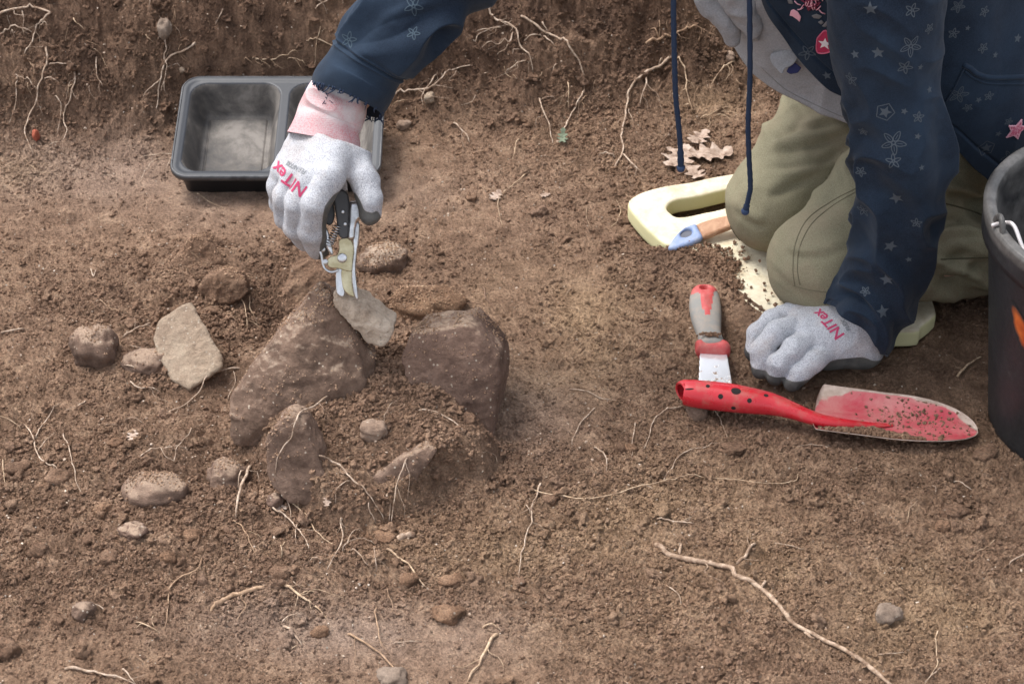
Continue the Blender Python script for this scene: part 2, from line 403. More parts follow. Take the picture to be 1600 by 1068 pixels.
me = mesh_np('ground', np.stack([GX, GY, H], -1).reshape(-1, 3), F_, [M_SOIL])
for nm, A in (('sand', sand), ('dust', dust), ('damp_dark', damp_dark), ('big', bigf)): attr(me, nm, A.ravel())
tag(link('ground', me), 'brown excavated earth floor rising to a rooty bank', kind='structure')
# ------------------------------------------------------------------ rocks
def rock_material(name, a, b, c, top=None, speck=.5, bump=1.0):
    m = mat(name, rough=.9, spec=.3); g = G(m)
    base = g.ramp(g.noise(34, 7, .68), [(.32, a), (.5, b), (.70, c)])
    base = g.mix(g.ramp(g.noise(9, 3, .6, dist=.6), [(.48, (0,)*3), (.62, (.28,)*3)]), base, tuple(.7*x for x in b))
    if top:     # dry crumbly soil lying on the upward faces
        nz = g.n('ShaderNodeSeparateXYZ'); g.l(g.n('ShaderNodeNewGeometry').outputs['Normal'], nz.inputs[0])
        f = g.math('ADD', nz.outputs[2], g.math('MULTIPLY', g.math('SUBTRACT', g.noise(110, 6, .75), .5), .9))
        base = g.mix(g.ramp(f, [(.74, (0,)*3), (1.0, (.85,)*3)]), base, top)
    fine = g.noise(600, 4, .7)
    base = g.mix(.5, base, g.ramp(fine, [(.3, (.36,)*3), (.5, (.5,)*3), (.72, (.74, .72, .70))]), 'OVERLAY')
    v = g.n('ShaderNodeTexVoronoi'); v.inputs['Scale'].default_value = 260; g.l(g.obj(), v.inputs['Vector'])
    sp = g.n('ShaderNodeSeparateColor'); g.l(v.outputs['Color'], sp.inputs[0])
    pick = g.math('MULTIPLY', g.math('GREATER_THAN', sp.outputs[0], 1-.10*speck), g.math('LESS_THAN', v.outputs['Distance'], .3))
    base = g.mix(pick, base, (.46, .38, .30))
    g.col(base)
    b1 = g.bump(g.noise(120, 7, .75), .8*bump, .004); g.bump(fine, .7*bump, .0014, b1)
    return m
MR_BOULDER = rock_material('rock_soil_coated', (.10, .064, .046), (.185, .120, .087), (.27, .183, .134), (.42, .32, .24))
MR_RED = rock_material('rock_reddish', (.10, .061, .046), (.175, .110, .082), (.25, .165, .125), (.40, .29, .21), 1.0)
MR_PALE = rock_material('rock_pale', (.24, .17, .12), (.37, .28, .205), (.50, .40, .30), None, 1.6, 1.2)
MR_TAN = rock_material('rock_tan', (.17, .112, .08), (.26, .18, .132), (.34, .25, .19), None, .4, .7)
MR_DARK = rock_material('rock_dark', (.10, .063, .046), (.185, .120, .088), (.28, .187, .138), (.36, .26, .19))
MR_GREY = rock_material('rock_grey', (.14, .10, .075), (.22, .165, .127), (.30, .235, .185), None, .3, .6)

def hull_planes(pts):
    bm = bmesh.new()
    for p in pts: bm.verts.new(p)
    bmesh.ops.convex_hull(bm, input=bm.verts)
    bm.normal_update(); N = []; D = []; c = np.mean(pts, 0)
    for f in bm.faces:
        n = np.array(f.normal); p = np.array(f.verts[0].co)
        if (c-p)@n > 0: n = -n
        if np.linalg.norm(n) > .5: N.append(n); D.append(n@p)
    bm.free(); return np.array(N), np.array(D)
def rock_mesh(groups, h=.0022, k=.006, amp=.0035, seed=0, fine=.0016, freq=28):
    """groups: list of point lists, each a convex lump; returns V,F"""
    pl = [hull_planes(g_) for g_ in groups]; allp = np.vstack([np.array(g_) for g_ in groups])
    lo = allp.min(0)-.012; hi = allp.max(0)+.012
    def fn(X):
        r = None
        for N, D in pl:
            d = None
            for n, o in zip(N, D):
                e = X@n-o; d = e if d is None else -smin(-d, -e, k)
            r = d if r is None else smin(r, d, .012)
        return r
    V, F = sdf_np(fn, lo, hi, h); Nn = vnormals(V, F)
    off = seed*13.7
    d = amp*fbm3(V, freq, 4, .55, off)+fine*fbm3(V, 190, 3, .6, off+5)+amp*.5*(1-2*np.abs(noise3(V, freq*1.7, off+9)))
    return V+Nn*d[:, None], F
def unit3(v): return v/np.linalg.norm(v)
def slab(px, Yt, Yb, thick, back=(.0, .35), shrink=.85, bulge=.012):
    """front outline in photo pixels; its distance runs from Yb at the lowest pixel to Yt at the highest"""
    ys = [p[1] for p in px]; a, b = min(ys), max(ys)
    f = [atY(x, y, Yb+(Yt-Yb)*(b-y)/(b-a)+(p[0] if p else 0)) for x, y, *p in px]
    f = np.array(f); c = f.mean(0)
    bk = c+(f-c)*shrink+np.array([back[0]*thick, thick, -back[1]*thick])
    fw = unit3(CAMP-c); return list(f)+list(bk)+[c+(q-c)*.62+fw*bulge*.75 for q in f]+[c+(q-c)*.3+fw*bulge for q in f]
def put_rock(name, label, groups, m, group=None, **k):
    V, F = rock_mesh([[CAMP+(np.array(q)-CAMP)*(1-k.get('fwd', .012)) for q in g_] for g_ in groups], **{a: b for a, b in k.items() if a != 'fwd'})
    o = link(name, mesh_np(name, V, F, [m])); tag(o, label, 'rock' if name != 'pebble' else 'pebble', group); return o
M_CLOD = soil_material('clod_soil', False, (.80, .77, .77))
BT, BB = -.085, -.178
put_rock('boulder', 'large brown soil coated boulder with a pointed top, biggest stone of the cluster',
  [slab([(478, 470), (500, 458), (514, 475), (560, 560), (575, 600), (545, 650), (500, 676), (430, 700), (368, 702), (356, 680), (362, 622), (392, 574), (440, 528)], BT, BB, .085, bulge=.020),
   slab([(478, 462), (492, 449), (520, 462), (532, 500), (590, 560), (585, 600), (540, 620), (490, 560)], BT-.002, -.125, .05)], MR_BOULDER, amp=.0040, seed=1, h=.0019, k=.003, freq=26)
MR_JAG = rock_material('rock_buff', (.36, .27, .20), (.58, .46, .355), (.76, .64, .52), None, 1.2, 1.3)
put_rock('jagged_stone', 'small jagged tan stone held in the jaws of the shears, leaning on the boulder',
  [slab([(517, 456, .005), (536, 455, .008), (572, 484, .0), (617, 513, .0), (612, 528), (598, 545), (572, 537), (548, 512), (524, 486)], -.092, -.105,   .032, (.2, .1), .9, .005)], MR_JAG, fwd=.017, amp=.003, seed=2, h=.0015, k=.003, freq=45)
put_rock('flat_stone', 'broad reddish brown angular stone standing at the right end of the cluster',
  [slab([(640, 524, -.0), (662, 517), (730, 509), (745, 518), (757, 537), (779, 556), (782, 590), (776, 650), (770, 690), (722, 668), (668, 625), (636, 596), (624, 560)], -.108, -.160, .080, (.15, .4), .95, .009)], MR_RED, amp=.0032, seed=3, k=.0025, freq=26)
put_rock('triangular_stone', 'pale tan triangular stone slab left of the boulder',
  [slab([(290, 472), (300, 470), (322, 508), (350, 560), (349, 575), (322, 592), (296, 612), (262, 592), (248, 560), (236, 530), (246, 500)], .035, -.065, .045, (-.2, .9), .8, .003)], MR_PALE, amp=.002, seed=4, k=.003)
put_rock('standing_stone', 'dark brown upright stone with a rounded top in front of the boulder',
  [slab([(409, 715), (413, 684), (430, 658), (452, 650), (476, 662), (494, 694), (506, 730), (510, 785), (480, 800), (440, 790), (415, 755)], -.235, -.280, .05, (.1, .2), .85, .004)], MR_DARK, amp=.0035, seed=5)
put_rock('sunken_stone', 'dark grey brown stone sunk in the hollow right of the standing stone',
  [slab([(524, 790), (540, 765), (600, 730), (668, 694), (690, 705), (672, 735), (640, 772), (600, 805), (560, 820)], -.238, -.278, .06, (0, .3), .8, .003)], MR_DARK, fwd=.012, amp=.003, seed=6)
put_rock('half_buried_stone', 'dusty brown pointed stone half buried at the back of the cluster on its left',
  [slab([(256, 420), (290, 376), (312, 368), (345, 400), (372, 440), (330, 470), (280, 460)], .165, .12, .06, (0, .4), .8, .002)], M_CLOD, fwd=.006, amp=.005, seed=7, fine=.0025)
put_rock('half_buried_stone', 'dark soil covered stone behind the boulder, right of the half buried pointed stone',
  [slab([(432, 470), (450, 420), (482, 402), (520, 425), (535, 470), (500, 500), (450, 495)], .07, .02, .05, (0, .4), .8, .002)], M_CLOD, fwd=.006, amp=.005, seed=8, fine=.0025)
put_rock('rounded_stone', 'brown rounded soil lump of a stone between pale slab and pointed half buried stone',
  [slab([(304, 455), (318, 432), (352, 424), (384, 436), (392, 462), (360, 480), (320, 476)], .10, .08, .04, (0, .3), .8, .003)], M_CLOD, fwd=.006, amp=.005, seed=9, fine=.0025)

def round_rock_(name, label, px, py, wpx, hpx, m, seed, sink=.25, deep=1.0, group=None, cat=None, amp=.17, n=4):
    """px,py = centre in the photo, wpx/hpx = size in the photo"""
    sink = min(.5, sink+(.16 if name == 'rounded_stone' else .12 if name == 'pebble' else 0)); p = onG(px, py+hpx*.42); t = float(np.linalg.norm(p-CAMP)); s = t/FPX
    rx = wpx*s/2; rz = max(hpx*s/2/.90, .002); ry = (rx+rz)/2*deep
    bm = bmesh.new(); bmesh.ops.create_icosphere(bm, subdivisions=n, radius=1)
    V = np.array([v.co for v in bm.verts]); F = np.array([[v.index for v in f.verts] for f in bm.faces]); bm.free()
    V = np.sign(V)*np.abs(V)**.88
    V = V*(1+amp*2*fbm3(V, 1.3, 3, .5, seed*7.1)+amp*.5*noise3(V, 4, seed*3.3))[:, None]
    V = V*np.array([rx, ry, rz]); c, s_ = math.cos(seed), math.sin(seed)*.25
    N = V/np.linalg.norm(V, axis=1)[:, None]; V = V+N*(.0013*fbm3(V, 190, 3, .6, seed)+.0012*fbm3(V, 60, 3, .6, seed+3))[:, None]
    V = V+np.array([p[0], p[1]+ry*.5, gz(p[0], p[1]+ry*.5)+rz*(1-2*sink)])
    o = link(name, mesh_np(name, V, F, [m])); tag(o, label, cat or name.replace('_', ' ').split()[-1], group); return o
def round_rock(name, *a, **k):
    if name == 'clod': k['amp'] = max(k.get('amp', .1), .24); k['sink'] = .42; a = list(a); 
    return round_rock_(name, *a, **k) if name != 'clod' else round_rock_(name, *a[:7], **{**k})
M_CLOD2 = soil_material('clod_soil_light', False, (.92, .86, .82))
round_rock('rounded_stone', 'dark round soil covered stone at the far left beside the pale triangular slab', 145, 540, 72, 62, MR_DARK, 1, .18, cat='rock')
round_rock('rounded_stone', 'low soil covered stone touching the left foot of the pale triangular slab', 225, 565, 74, 34, MR_DARK, 6, .35, cat='rock')
round_rock('rounded_stone', 'smooth brown stone just left of the standing stone, thin root beside it', 354, 738, 70, 48, MR_DARK, 2, .2, cat='rock')
round_rock('rounded_stone', 'flat dusty stone sunk in rubble left of the smooth brown stone', 240, 758, 92, 50, MR_DARK, 3, .52, cat='rock')
round_rock('rounded_stone', 'dusty tan stone behind the shears blade, partly buried', 596, 400, 74, 48, MR_BOULDER, 4, .3, cat='rock')
round_rock('rounded_stone', 'dark brown smooth buried stone behind the flat reddish stone', 668, 470, 110, 44, soil_material('clod_soil_dark', False, (.8, .75, .7)), 12, .5, cat='rock')
round_rock('pebble', 'pale buff pebble lying in the hollow between boulder and flat stone', 584, 672, 46, 27, MR_TAN, 5, .35)
round_rock('pebble', 'reddish wedge shaped pebble in the rubble at lower left', 211, 828, 46, 25, MR_RED, 7, .3, amp=.3)
round_rock('pebble', 'round brown pebble near the lower left corner', 129, 953, 32, 27, MR_DARK, 8, .25)
round_rock('pebble', 'smooth grey pebble right of the long stick', 1388, 958, 40, 26, MR_GREY, 9, .2)
round_rock('pebble', 'grey pebble at the bottom edge left of centre', 612, 1056, 48, 26, MR_GREY, 10, .3)
round_rock('pebble', 'brown pebble resting against the end of the red trowel handle', 1090, 639, 36, 32, MR_BOULDER, 11, .1)
round_rock('clod', 'dark oval soil clod below the trowel blade tip', 1493, 796, 34, 18, M_CLOD, 12, .2)
round_rock('clod', 'dark soil clod just right of the trowel tip', 1540, 706, 36, 22, M_CLOD, 13, .2)
round_rock('clod', 'small tan clod under the dark oval clod', 1474, 822, 26, 14, M_CLOD2, 14, .3)
round_rock('clod', 'brown clod beside the thin upright root at mid left', 158, 792, 26, 24, M_CLOD2, 15, .2)
round_rock('clod', 'finger shaped soil lump beside the white twig stub', 596, 838, 48, 14, M_CLOD2, 16, .1)
round_rock('pebble', 'pinkish flat pebble half hidden by rubble below the standing stone', 429, 782, 22, 24, MR_RED, 17, .2)
round_rock('pebble', 'dark grey pebble pressed in the bank above the black tray', 258, 46, 20, 30, MR_GREY, 18, .3)
round_rock('pebble', 'small cream pebble on the bank beside the tray corner', 285, 115, 9, 9, MR_PALE, 19, .1, n=3)
round_rock('pebble', 'round pinkish pebble high on the bank beside the second drawstring', 1141, 87, 16, 15, MR_TAN, 20, .1)
round_rock('pebble', 'pinkish stone lump under the bank roots, left of the short straight root', 631, 195, 20, 14, MR_TAN, 21, .25)
round_rock('pebble', 'pale knobbly lump hanging by the bank root left of centre', 671, 158, 16, 18, MR_PALE, 22, .1)
round_rock('clod', 'dark clod near the far left ground edge of the foam mat', 975, 345, 26, 14, M_CLOD, 23, .2)
round_rock('clod', 'dark clod left of the scraper handle, beside a smaller one', 955, 372, 30, 18, M_CLOD, 24, .2)
round_rock('clod', 'flat dark clod at the foot of the red trowel handle', 1148, 703, 40, 12, M_CLOD, 25, .2)
round_rock('pebble', 'red brick crumb under the long hanging root at upper left', 56, 212, 9, 18, mat('brick_crumb', (.30, .075, .04), .9), 26, .1, n=3)
round_rock('clod', 'dark clod at the left edge near the bottom', 8, 1010, 34, 34, M_CLOD, 27, .2)
for k, (x, y, w_, h_) in enumerate([(440, 890, 34, 18), (705, 905, 36, 16), (60, 860, 30, 18), (300, 835, 28, 16), (812, 908, 22, 14), (700, 960, 46, 22), (90, 740, 40, 24), (262, 870, 26, 18), (170, 870, 30, 16), (640, 905, 28, 16), (28, 730, 36, 20), (500, 985, 28, 14), (1110, 560, 20, 10), (985, 700, 24, 12), (860, 780, 24, 12), (180, 690, 24, 12)]):
    round_rock('clod', 'small brown soil clod lying among the rubble of the floor', x, y, w_, h_, (M_CLOD, M_CLOD2)[k % 2], 30+k, .55, group='small soil clods on the floor', n=3, amp=.16)

# ------------------------------------------------------------------ crumbs: nobody could count them
def ico(sub):
    bm = bmesh.new(); bmesh.ops.create_icosphere(bm, subdivisions=sub, radius=1)
    V = np.array([v.co for v in bm.verts]); F = np.array([[v.index for v in f.verts] for f in bm.faces]); bm.free(); return V, F
def scatter(name, label, n, r0, r1, seed, m, where, power=2.2, flat=.75, sub=2, sinkf=.35, yaw=True, box=(-.80, .80, -.58, .80), obst=None):
    rs = np.random.RandomState(seed); pts = []; tot = 0
    while tot < n:
        x = rs.uniform(box[0], box[1], n*2); y = rs.uniform(box[2], box[3], n*2)
        k = rs.rand(n*2) < where(x, y); pts.append(np.stack([x[k], y[k]], 1)); tot += k.sum()
    P = np.concatenate(pts)[:n]; V0, F0 = ico(sub); nv = len(V0)
    var = np.array([V0*np.clip(1+.55*fbm3(V0, .9, 2, .6, q*9.1)+.95*noise3(V0, 1.9, q*5.3), .35, 2)[:, None] for q in range(40)])
    R = r0+(r1-r0)*rs.rand(n)**power; S = np.stack([R*(.8+.5*rs.rand(n)), R*(.7+.5*rs.rand(n)), R*(flat+.35*rs.rand(n))], 1)
    W = var[rs.randint(0, 40, n)]*S[:, None]; a = rs.rand(n)*6.283; c, s = np.cos(a)[:, None], np.sin(a)[:, None]
    X = W[..., 0]*c-W[..., 1]*s; Y = W[..., 0]*s+W[..., 1]*c
    Z = W[..., 2]+(gz(P[:, 0], P[:, 1])+S[:, 2]*(1-2*sinkf))[:, None]
    V = np.stack([X+P[:, :1], Y+P[:, 1:], Z], -1).reshape(-1, 3)
    F = (F0[None]+(np.arange(n)*nv)[:, None, None]).reshape(-1, 3)
    me = mesh_np(name, V, F, [m], smooth=(sub > 2))
    for nm, A in (('sand', sand), ('dust', dust), ('damp_dark', damp_dark), ('big', bigf)):
        i = np.clip(np.searchsorted(gx, P[:, 0]), 0, len(gx)-1); j = np.clip(np.searchsorted(gy, P[:, 1]), 0, len(gy)-1)
        v = np.clip(A[i, j]+(rs.rand(n)-.5)*.35, 0, 1); attr(me, nm, np.repeat(v, nv))
    return tag(link(name, me), label, None, None, 'stuff')
def fld(A):
    def f(x, y):
        i = np.clip(np.searchsorted(gx, x), 0, len(gx)-1); j = np.clip(np.searchsorted(gy, y), 0, len(gy)-1); return A[i, j]
    return f
crumby = np.clip(loose*.75+.9*np.clip(rough_a, 0, 1)+.35*inbank+.8*blob(1060, 410, .11, .06)+.02, .03, 1)*np.clip(.25+1.5*fbm2(GX, GY, 22, 3, 120)+.5, .05, 1)
M_CR = soil_material('crumb_soil', True, (.98, .95, .94), grain=False)
scatter('soil_crumbs', 'fine brown soil crumbs covering the floor', 95000, .0007, .0026, 201, M_CR, fld(crumby), 1.8, sinkf=.42)
scatter('soil_lumps', 'loose brown soil lumps across the rubble and bank', 2200, .0022, .0065, 202, M_CR, fld(np.clip(crumby*.4+1.0*np.clip(rough_a, 0, 1)**2*.6+.35*inbank, 0, 1)), 2.2, sub=3, sinkf=.4)
M_GRIT = mat('grit', (.46, .36, .27), .85); _g = G(M_GRIT); _g.col(_g.ramp(_g.noise(300, 2), [(.35, (.26, .18, .13)), (.55, (.42, .32, .24)), (.7, (.62, .54, .46))]))
scatter('grit', 'tiny pale grit and rootlet crumbs sprinkled on the soil', 5200, .0006, .0016, 203, M_GRIT, fld(np.clip(.25+rough_a+.4*inbank+1.2*blob(600, 640, .13, .1), 0, 1)), 2.5, sub=1)
M_GCL = soil_material('grey_clump_soil', False, (1.15, 1.15, 1.18), grain=False)
gcl = np.clip(blob(605, 640, .03, .03)+blob(660, 655, .035, .03)+blob(640, 600, .02, .05)+.7*blob(545, 690, .05, .02)+.8*blob(690, 735, .03, .02)+.6*blob(620, 560, .02, .04)+.7*blob(350, 500, .05, .02)+.6*blob(250, 590, .03, .012)+.5*blob(420, 775, .05, .02)+.4*blob(300, 780, .08, .02), 0, 1)
scatter('grey_soil_crumbs', 'dry grey crumbs matted with rootlets between the stones', 3800, .0008, .0032, 204, M_GCL, fld(gcl), 1.8, box=(-.5, .1, -.4, .2), sub=2, sinkf=.2)

def scatter_on(names, label, name, n, r0, r1, seed, m, up=.1):
    rs = np.random.RandomState(seed); C = []; N = []; A = []
    for o in SC.objects:
        if o.type == 'MESH' and o.name.split('.')[0] in names:
            me = o.data; k = len(me.polygons); c = np.empty(k*3); q = np.empty(k*3); a = np.empty(k)
            me.polygons.foreach_get('center', c); me.polygons.foreach_get('normal', q); me.polygons.foreach_get('area', a)
            C.append(c.reshape(-1, 3)); N.append(q.reshape(-1, 3)); A.append(a)
    C = np.vstack(C); N = np.vstack(N); A = np.concatenate(A)
    w_ = A*np.clip(N[:, 2]-up, 0, 1)**1.2*np.clip(.25+1.8*fbm3(C, 22, 3, .5, 4.4), .03, 1.5); i = rs.choice(len(C), n, p=w_/w_.sum())
    V0, F0 = ico(2); var = np.array([V0*np.clip(1+.5*fbm3(V0, .9, 2, .6, q*9.1)+.9*noise3(V0, 1.9, q*5.3), .35, 2)[:, None] for q in range(30)])
    R = r0+(r1-r0)*rs.rand(n)**2.2; P = C[i]+N[i]*(R*.25)[:, None]+rs.randn(n, 3)*.0007
    V = (var[rs.randint(0, 30, n)]*R[:, None, None]+P[:, None]).reshape(-1, 3)
    F = (F0[None]+(np.arange(n)*len(V0))[:, None, None]).reshape(-1, 3)
    return tag(link(name, mesh_np(name, V, F, [m], smooth=False)), label, None, None, 'stuff')
M_DRY = soil_material('dry_soil_grains', False, (1.75, 1.8, 1.85), grain=False)
scatter_on(('boulder', 'flat_stone', 'standing_stone', 'sunken_stone', 'half_buried_stone', 'rounded_stone'), 'dry soil grains clinging to the tops of the stones', 'soil_grains_on_stones', 7000, .0003, .0012, 301, M_DRY, .42)
# ------------------------------------------------------------------ roots, sticks, leaves
def root_material(name, a, b, rough=.8):
    m = mat(name, rough=rough, spec=.3); g = G(m)
    g.col(g.mix(g.ramp(g.noise(90, 4, .7), [(.42, (0,)*3), (.7, (1,)*3)]), g.ramp(g.noise(260, 3), [(.35, a), (.65, b)]), (.16, .095, .06)))
    g.bump(g.noise(420, 3), .6, .0008); return m
MRT = {'k': root_material('stick_bark', (.27, .18, .12), (.52, .39, .29)), 'p': root_material('root_pale', (.38, .27, .19), (.60, .48, .38)), 't': root_material('root_tan', (.30, .19, .115), (.48, .33, .22)),
       'd': root_material('root_dark', (.16, .095, .062), (.26, .17, .12)), 's': root_material('root_sandy', (.42, .29, .18), (.62, .47, .33))}
# pre-made crumbs and stones are in the way of the sight line, so roots find the top surface of everything built so far
def top_bvh():
    V = []; F = []; n = 0
    for o in list(SC.objects):
        if o.type == 'MESH' and o.name.split('.')[0] in ('boulder', 'flat_stone', 'triangular_stone', 'standing_stone', 'sunken_stone', 'half_buried_stone', 'rounded_stone', 'jagged_stone'):
            me = o.data; v = np.empty(len(me.vertices)*3, np.float32); me.vertices.foreach_get('co', v)
            V += [tuple(q) for q in v.reshape(-1, 3)]; F += [tuple(i+n for i in p.vertices) for p in me.polygons]; n = len(V)
    return BVHTree.FromPolygons(V, F)
ROCKS = top_bvh()
def onS(px, py, lift=0.0):
    g_ = onG(px, py, lift); d = ray(px, py); L = np.linalg.norm(d); h = ROCKS.ray_cast(Vector(CAMP), Vector(d/L))
    if h[0] is not None and h[3] < np.linalg.norm(g_-CAMP): return np.array(h[0])+np.array(h[1])*lift
    return g_
rr = random.Random(4)
def unit_v(v): return v/(np.linalg.norm(v)+1e-9)
def root_tubes(lines, r, lift=.002, taper=.45, jit=1.0):
    parts = []
    for li, ln in enumerate(lines):
        k = 1.0 if li == 0 else .62
        P = np.array([onS(x, y, 0.0) for x, y in ln])
        n = max(8, int(sum(np.linalg.norm(P[i+1]-P[i]) for i in range(len(P)-1))/.004)+2)
        C = catmull(P, n); t = np.linspace(0, 1, n)
        ground = gz(C[:, 0], C[:, 1])
        C[:, 2] = np.maximum(C[:, 2], ground)+r*k*.5+lift*np.sin(np.pi*t)**.5
        J = np.stack([noise3(C, 95, 3.1+li), noise3(C, 95, 7.7), noise3(C, 95, 11.2)*.5], 1)*.0016*jit+np.stack([noise3(C, 30, 3.1), noise3(C, 30, 7.7), 0*t], 1)*.0022*jit
        C = C+J; R = r*k*(1-(1-taper)*t)*(1+.22*noise3(C, 160, 1.0))
        V, F = tube_np(C, R, 7); parts.append((V, F, 0))
        if r > .0009 and len(C) > 10 and jit > .5:
            for q in range(rr.randint(0, 2) if li else rr.randint(1, 4)):
                i = rr.randint(2, len(C)-3); dr = unit_v(C[i+1]-C[i-1]); sd = np.cross(dr, (0, 0, 1))*rr.choice((-1, 1)); Lh = rr.uniform(.006, .022)
                hp_ = [C[i], C[i]+(sd*.5+dr*.5)*Lh*.5, C[i]+(sd*.8+dr*rr.uniform(.2, 1))*Lh, C[i]+(sd*.9+dr*rr.uniform(.6, 1.6))*Lh*1.5]; hp_ = catmull(hp_, 9)
                hp_[:, 2] = np.maximum(gz(hp_[:, 0], hp_[:, 1])+.0004, hp_[:, 2]-.0015*np.linspace(0, 1, 9)); hp_ += np.stack([noise3(hp_, 150, 2.0), noise3(hp_, 150, 5.0), 0*hp_[:, 0]], 1)*.0012
                V, F = tube_np(hp_, R[i]*np.linspace(.34, .14, 9), 5); parts.append((V, F, 0))
    return parts
def root(name, label, lines, r, m='p', lift=.0025, cat='root', group=None, taper=.45, jit=1.0):
    o = link(name, mesh_mix(name, root_tubes(lines, r*.001*(.95 if m == 'p' else .95), lift, taper, jit), [MRT[m]])); return tag(o, label, cat, group)
GB = 'pale roots hanging from the bank'; GF = 'thin roots lying on the excavated floor'; GT = 'tiny rootlets scattered over the soil'
B = lambda lab, lines, r, m='p', lift=.006: root('root', lab, lines, r, m, lift, group=GB)
B('longest pale root hanging in an S curve down the upper left bank', [[(75, 68), (74, 105), (62, 140), (60, 160), (44, 195), (42, 222), (52, 240)], [(76, 102), (95, 106), (122, 104)], [(68, 126), (80, 130), (90, 129)], [(60, 140), (40, 132), (20, 118)]], 1.5)
B('forked pale root crossing the top left corner of the bank', [[(0, 22), (35, 17), (55, 19), (80, 27), (62, 45), (52, 70), (40, 84)], [(37, 17), (40, 35), (40, 52)], [(62, 44), (76, 45)]], 1.7)
B('pale root leaving the left edge below the forked one', [[(0, 60), (15, 53), (30, 48), (52, 50)], [(20, 53), (24, 57)]], 1.5)
B('wavy pale root hanging right of the longest one', [[(117, 112), (117, 130), (110, 160), (103, 178), (101, 195), (106, 210), (100, 225), (102, 240)], [(82, 150), (93, 163), (96, 182), (91, 212)], [(80, 229), (102, 227)]], 1.2)
B('fine root dropping near the left edge under the bank', [[(26, 120), (28, 150), (25, 172), (16, 196)]], .8)
B('short pale root dangling alone at mid bank, left of the branching bundle', [[(150, 90), (153, 105), (154, 126), (160, 134)]], 1.1)
B('kinked dark rooted strand under the knob of the forked root', [[(42, 92), (50, 105), (56, 115), (52, 132), (60, 148)], [(38, 122), (38, 132)]], .8, 't')
B('branching bundle of roots left of the black tray', [[(305, 68), (300, 78), (285, 88), (264, 98), (258, 110), (255, 125), (248, 145), (246, 170)], [(257, 110), (258, 92), (262, 82), (259, 70), (262, 55), (263, 40)], [(256, 125), (240, 140), (225, 150)], [(258, 130), (258, 148)], [(262, 110), (275, 108), (283, 108)], [(244, 62), (256, 66)]], 1.7)
B('tiny root curl high on the bank at upper left', [[(234, 0), (236, 8), (234, 15)]], .9)
B('short bent white root above the tray', [[(351, 16), (348, 26), (338, 38)]], 1.2)
B('thin arched root above the right half of the tray', [[(396, 92), (408, 99), (430, 100), (450, 92), (464, 80)], [(448, 92), (480, 105)]], 1.1, 's')
B('straight thin root crossing another beside the sleeve', [[(480, 65), (505, 71), (530, 78)], [(499, 42), (496, 70), (492, 110)]], 1.1, 's')
B('short forked root at the top edge left of the sleeve', [[(523, 0), (508, 10), (492, 14)], [(488, 0), (505, 12), (512, 22)]], 1.5)
B('stub of thin root at the top edge beside the sleeve', [[(536, 0), (537, 15)]], .9)
B('horizontal root with side twigs left of the tray rim', [[(284, 249), (262, 246), (240, 248), (216, 247)], [(266, 248), (268, 255), (260, 266)], [(245, 249), (236, 262), (218, 285)]], 1.2, 'p')
B('pale root poking straight out from under the sleeve cuff', [[(602, 154), (630, 149), (668, 145), (676, 140), (695, 124), (715, 112), (738, 103)], [(682, 118), (670, 138), (659, 155), (660, 170)]], 1.5)
B('thin broken root end under the straight cuff root', [[(634, 158), (622, 165), (612, 168)], [(622, 124), (617, 146)]], .8, 's')
B('big branching root system right of the sleeve top', [[(765, 0), (767, 25), (780, 38), (795, 42), (808, 58), (815, 80), (830, 98), (833, 112)], [(785, 44), (768, 50), (750, 58), (742, 66)], [(803, 52), (795, 72), (780, 76), (750, 78)], [(797, 70), (790, 84), (776, 88)], [(768, 50), (742, 52)], [(826, 98), (812, 104), (800, 112), (790, 116)], [(815, 82), (802, 86)]], 1.7)
B('long thick root curving right and down to the green chip', [[(815, 26), (835, 40), (850, 55), (872, 66), (888, 76), (905, 105), (911, 130), (912, 150), (902, 170), (888, 192), (880, 208)], [(848, 35), (852, 48), (858, 58)], [(850, 58), (858, 70), (868, 74)], [(820, 65), (848, 60)]], 1.8)
B('straight pale root hanging below the bank ledge', [[(845, 155), (847, 172), (855, 195), (862, 225)], [(846, 158), (868, 157)]], 1.3)
B('thin straight root left of the curved thick root foot', [[(887, 130), (889, 150), (888, 175)]], 1.0, 's')
B('short straight root lying on soil under the bank, centre', [[(709, 194), (720, 206), (733, 223)]], 1.4)
B('faint thin root on soil below the short straight root', [[(703, 214), (694, 223)]], .9, 't')
B('thin strand on the soil below the bank ledge', [[(812, 218), (806, 235), (801, 250)]], .9, 's')
B('thick pale root standing like a bone between bank and floor', [[(1048, 90), (1030, 108), (1010, 118), (1000, 128), (983, 148), (981, 165), (977, 190), (971, 218), (973, 240), (961, 262)], [(1035, 95), (1028, 106)], [(1010, 120), (1010, 140), (1000, 165)], [(974, 243), (985, 260), (1005, 272)], [(961, 248), (935, 244)]], 2.2)
B('branching thin root hanging between the two drawstrings', [[(1050, 93), (1062, 100), (1070, 122), (1072, 142), (1078, 162), (1084, 178)], [(1050, 126), (1068, 125)], [(1074, 145), (1062, 150)], [(1080, 168), (1066, 169)]], 1.3, 's')
B('slanting pale root at the right of the bank beside the shirt', [[(1148, 98), (1138, 106), (1125, 118), (1115, 130), (1108, 143)]], 1.3, 's')
B('forked root above the dead leaves', [[(1095, 185), (1110, 184), (1125, 175), (1140, 170)], [(1110, 184), (1109, 198), (1105, 208)], [(1125, 175), (1145, 182), (1165, 186)], [(1120, 180), (1142, 192)]], 1.0, 's')
B('stout brown root lying across the top of the right bank', [[(1008, 70), (1030, 65), (1050, 59), (1060, 54), (1075, 48), (1094, 48), (1092, 66)], [(1030, 62), (1015, 46)]], 2.3, 't', .003)
B('short pale rootlet on the bank beside the curved thick root', [[(872, 102), (865, 116)]], 1.0)
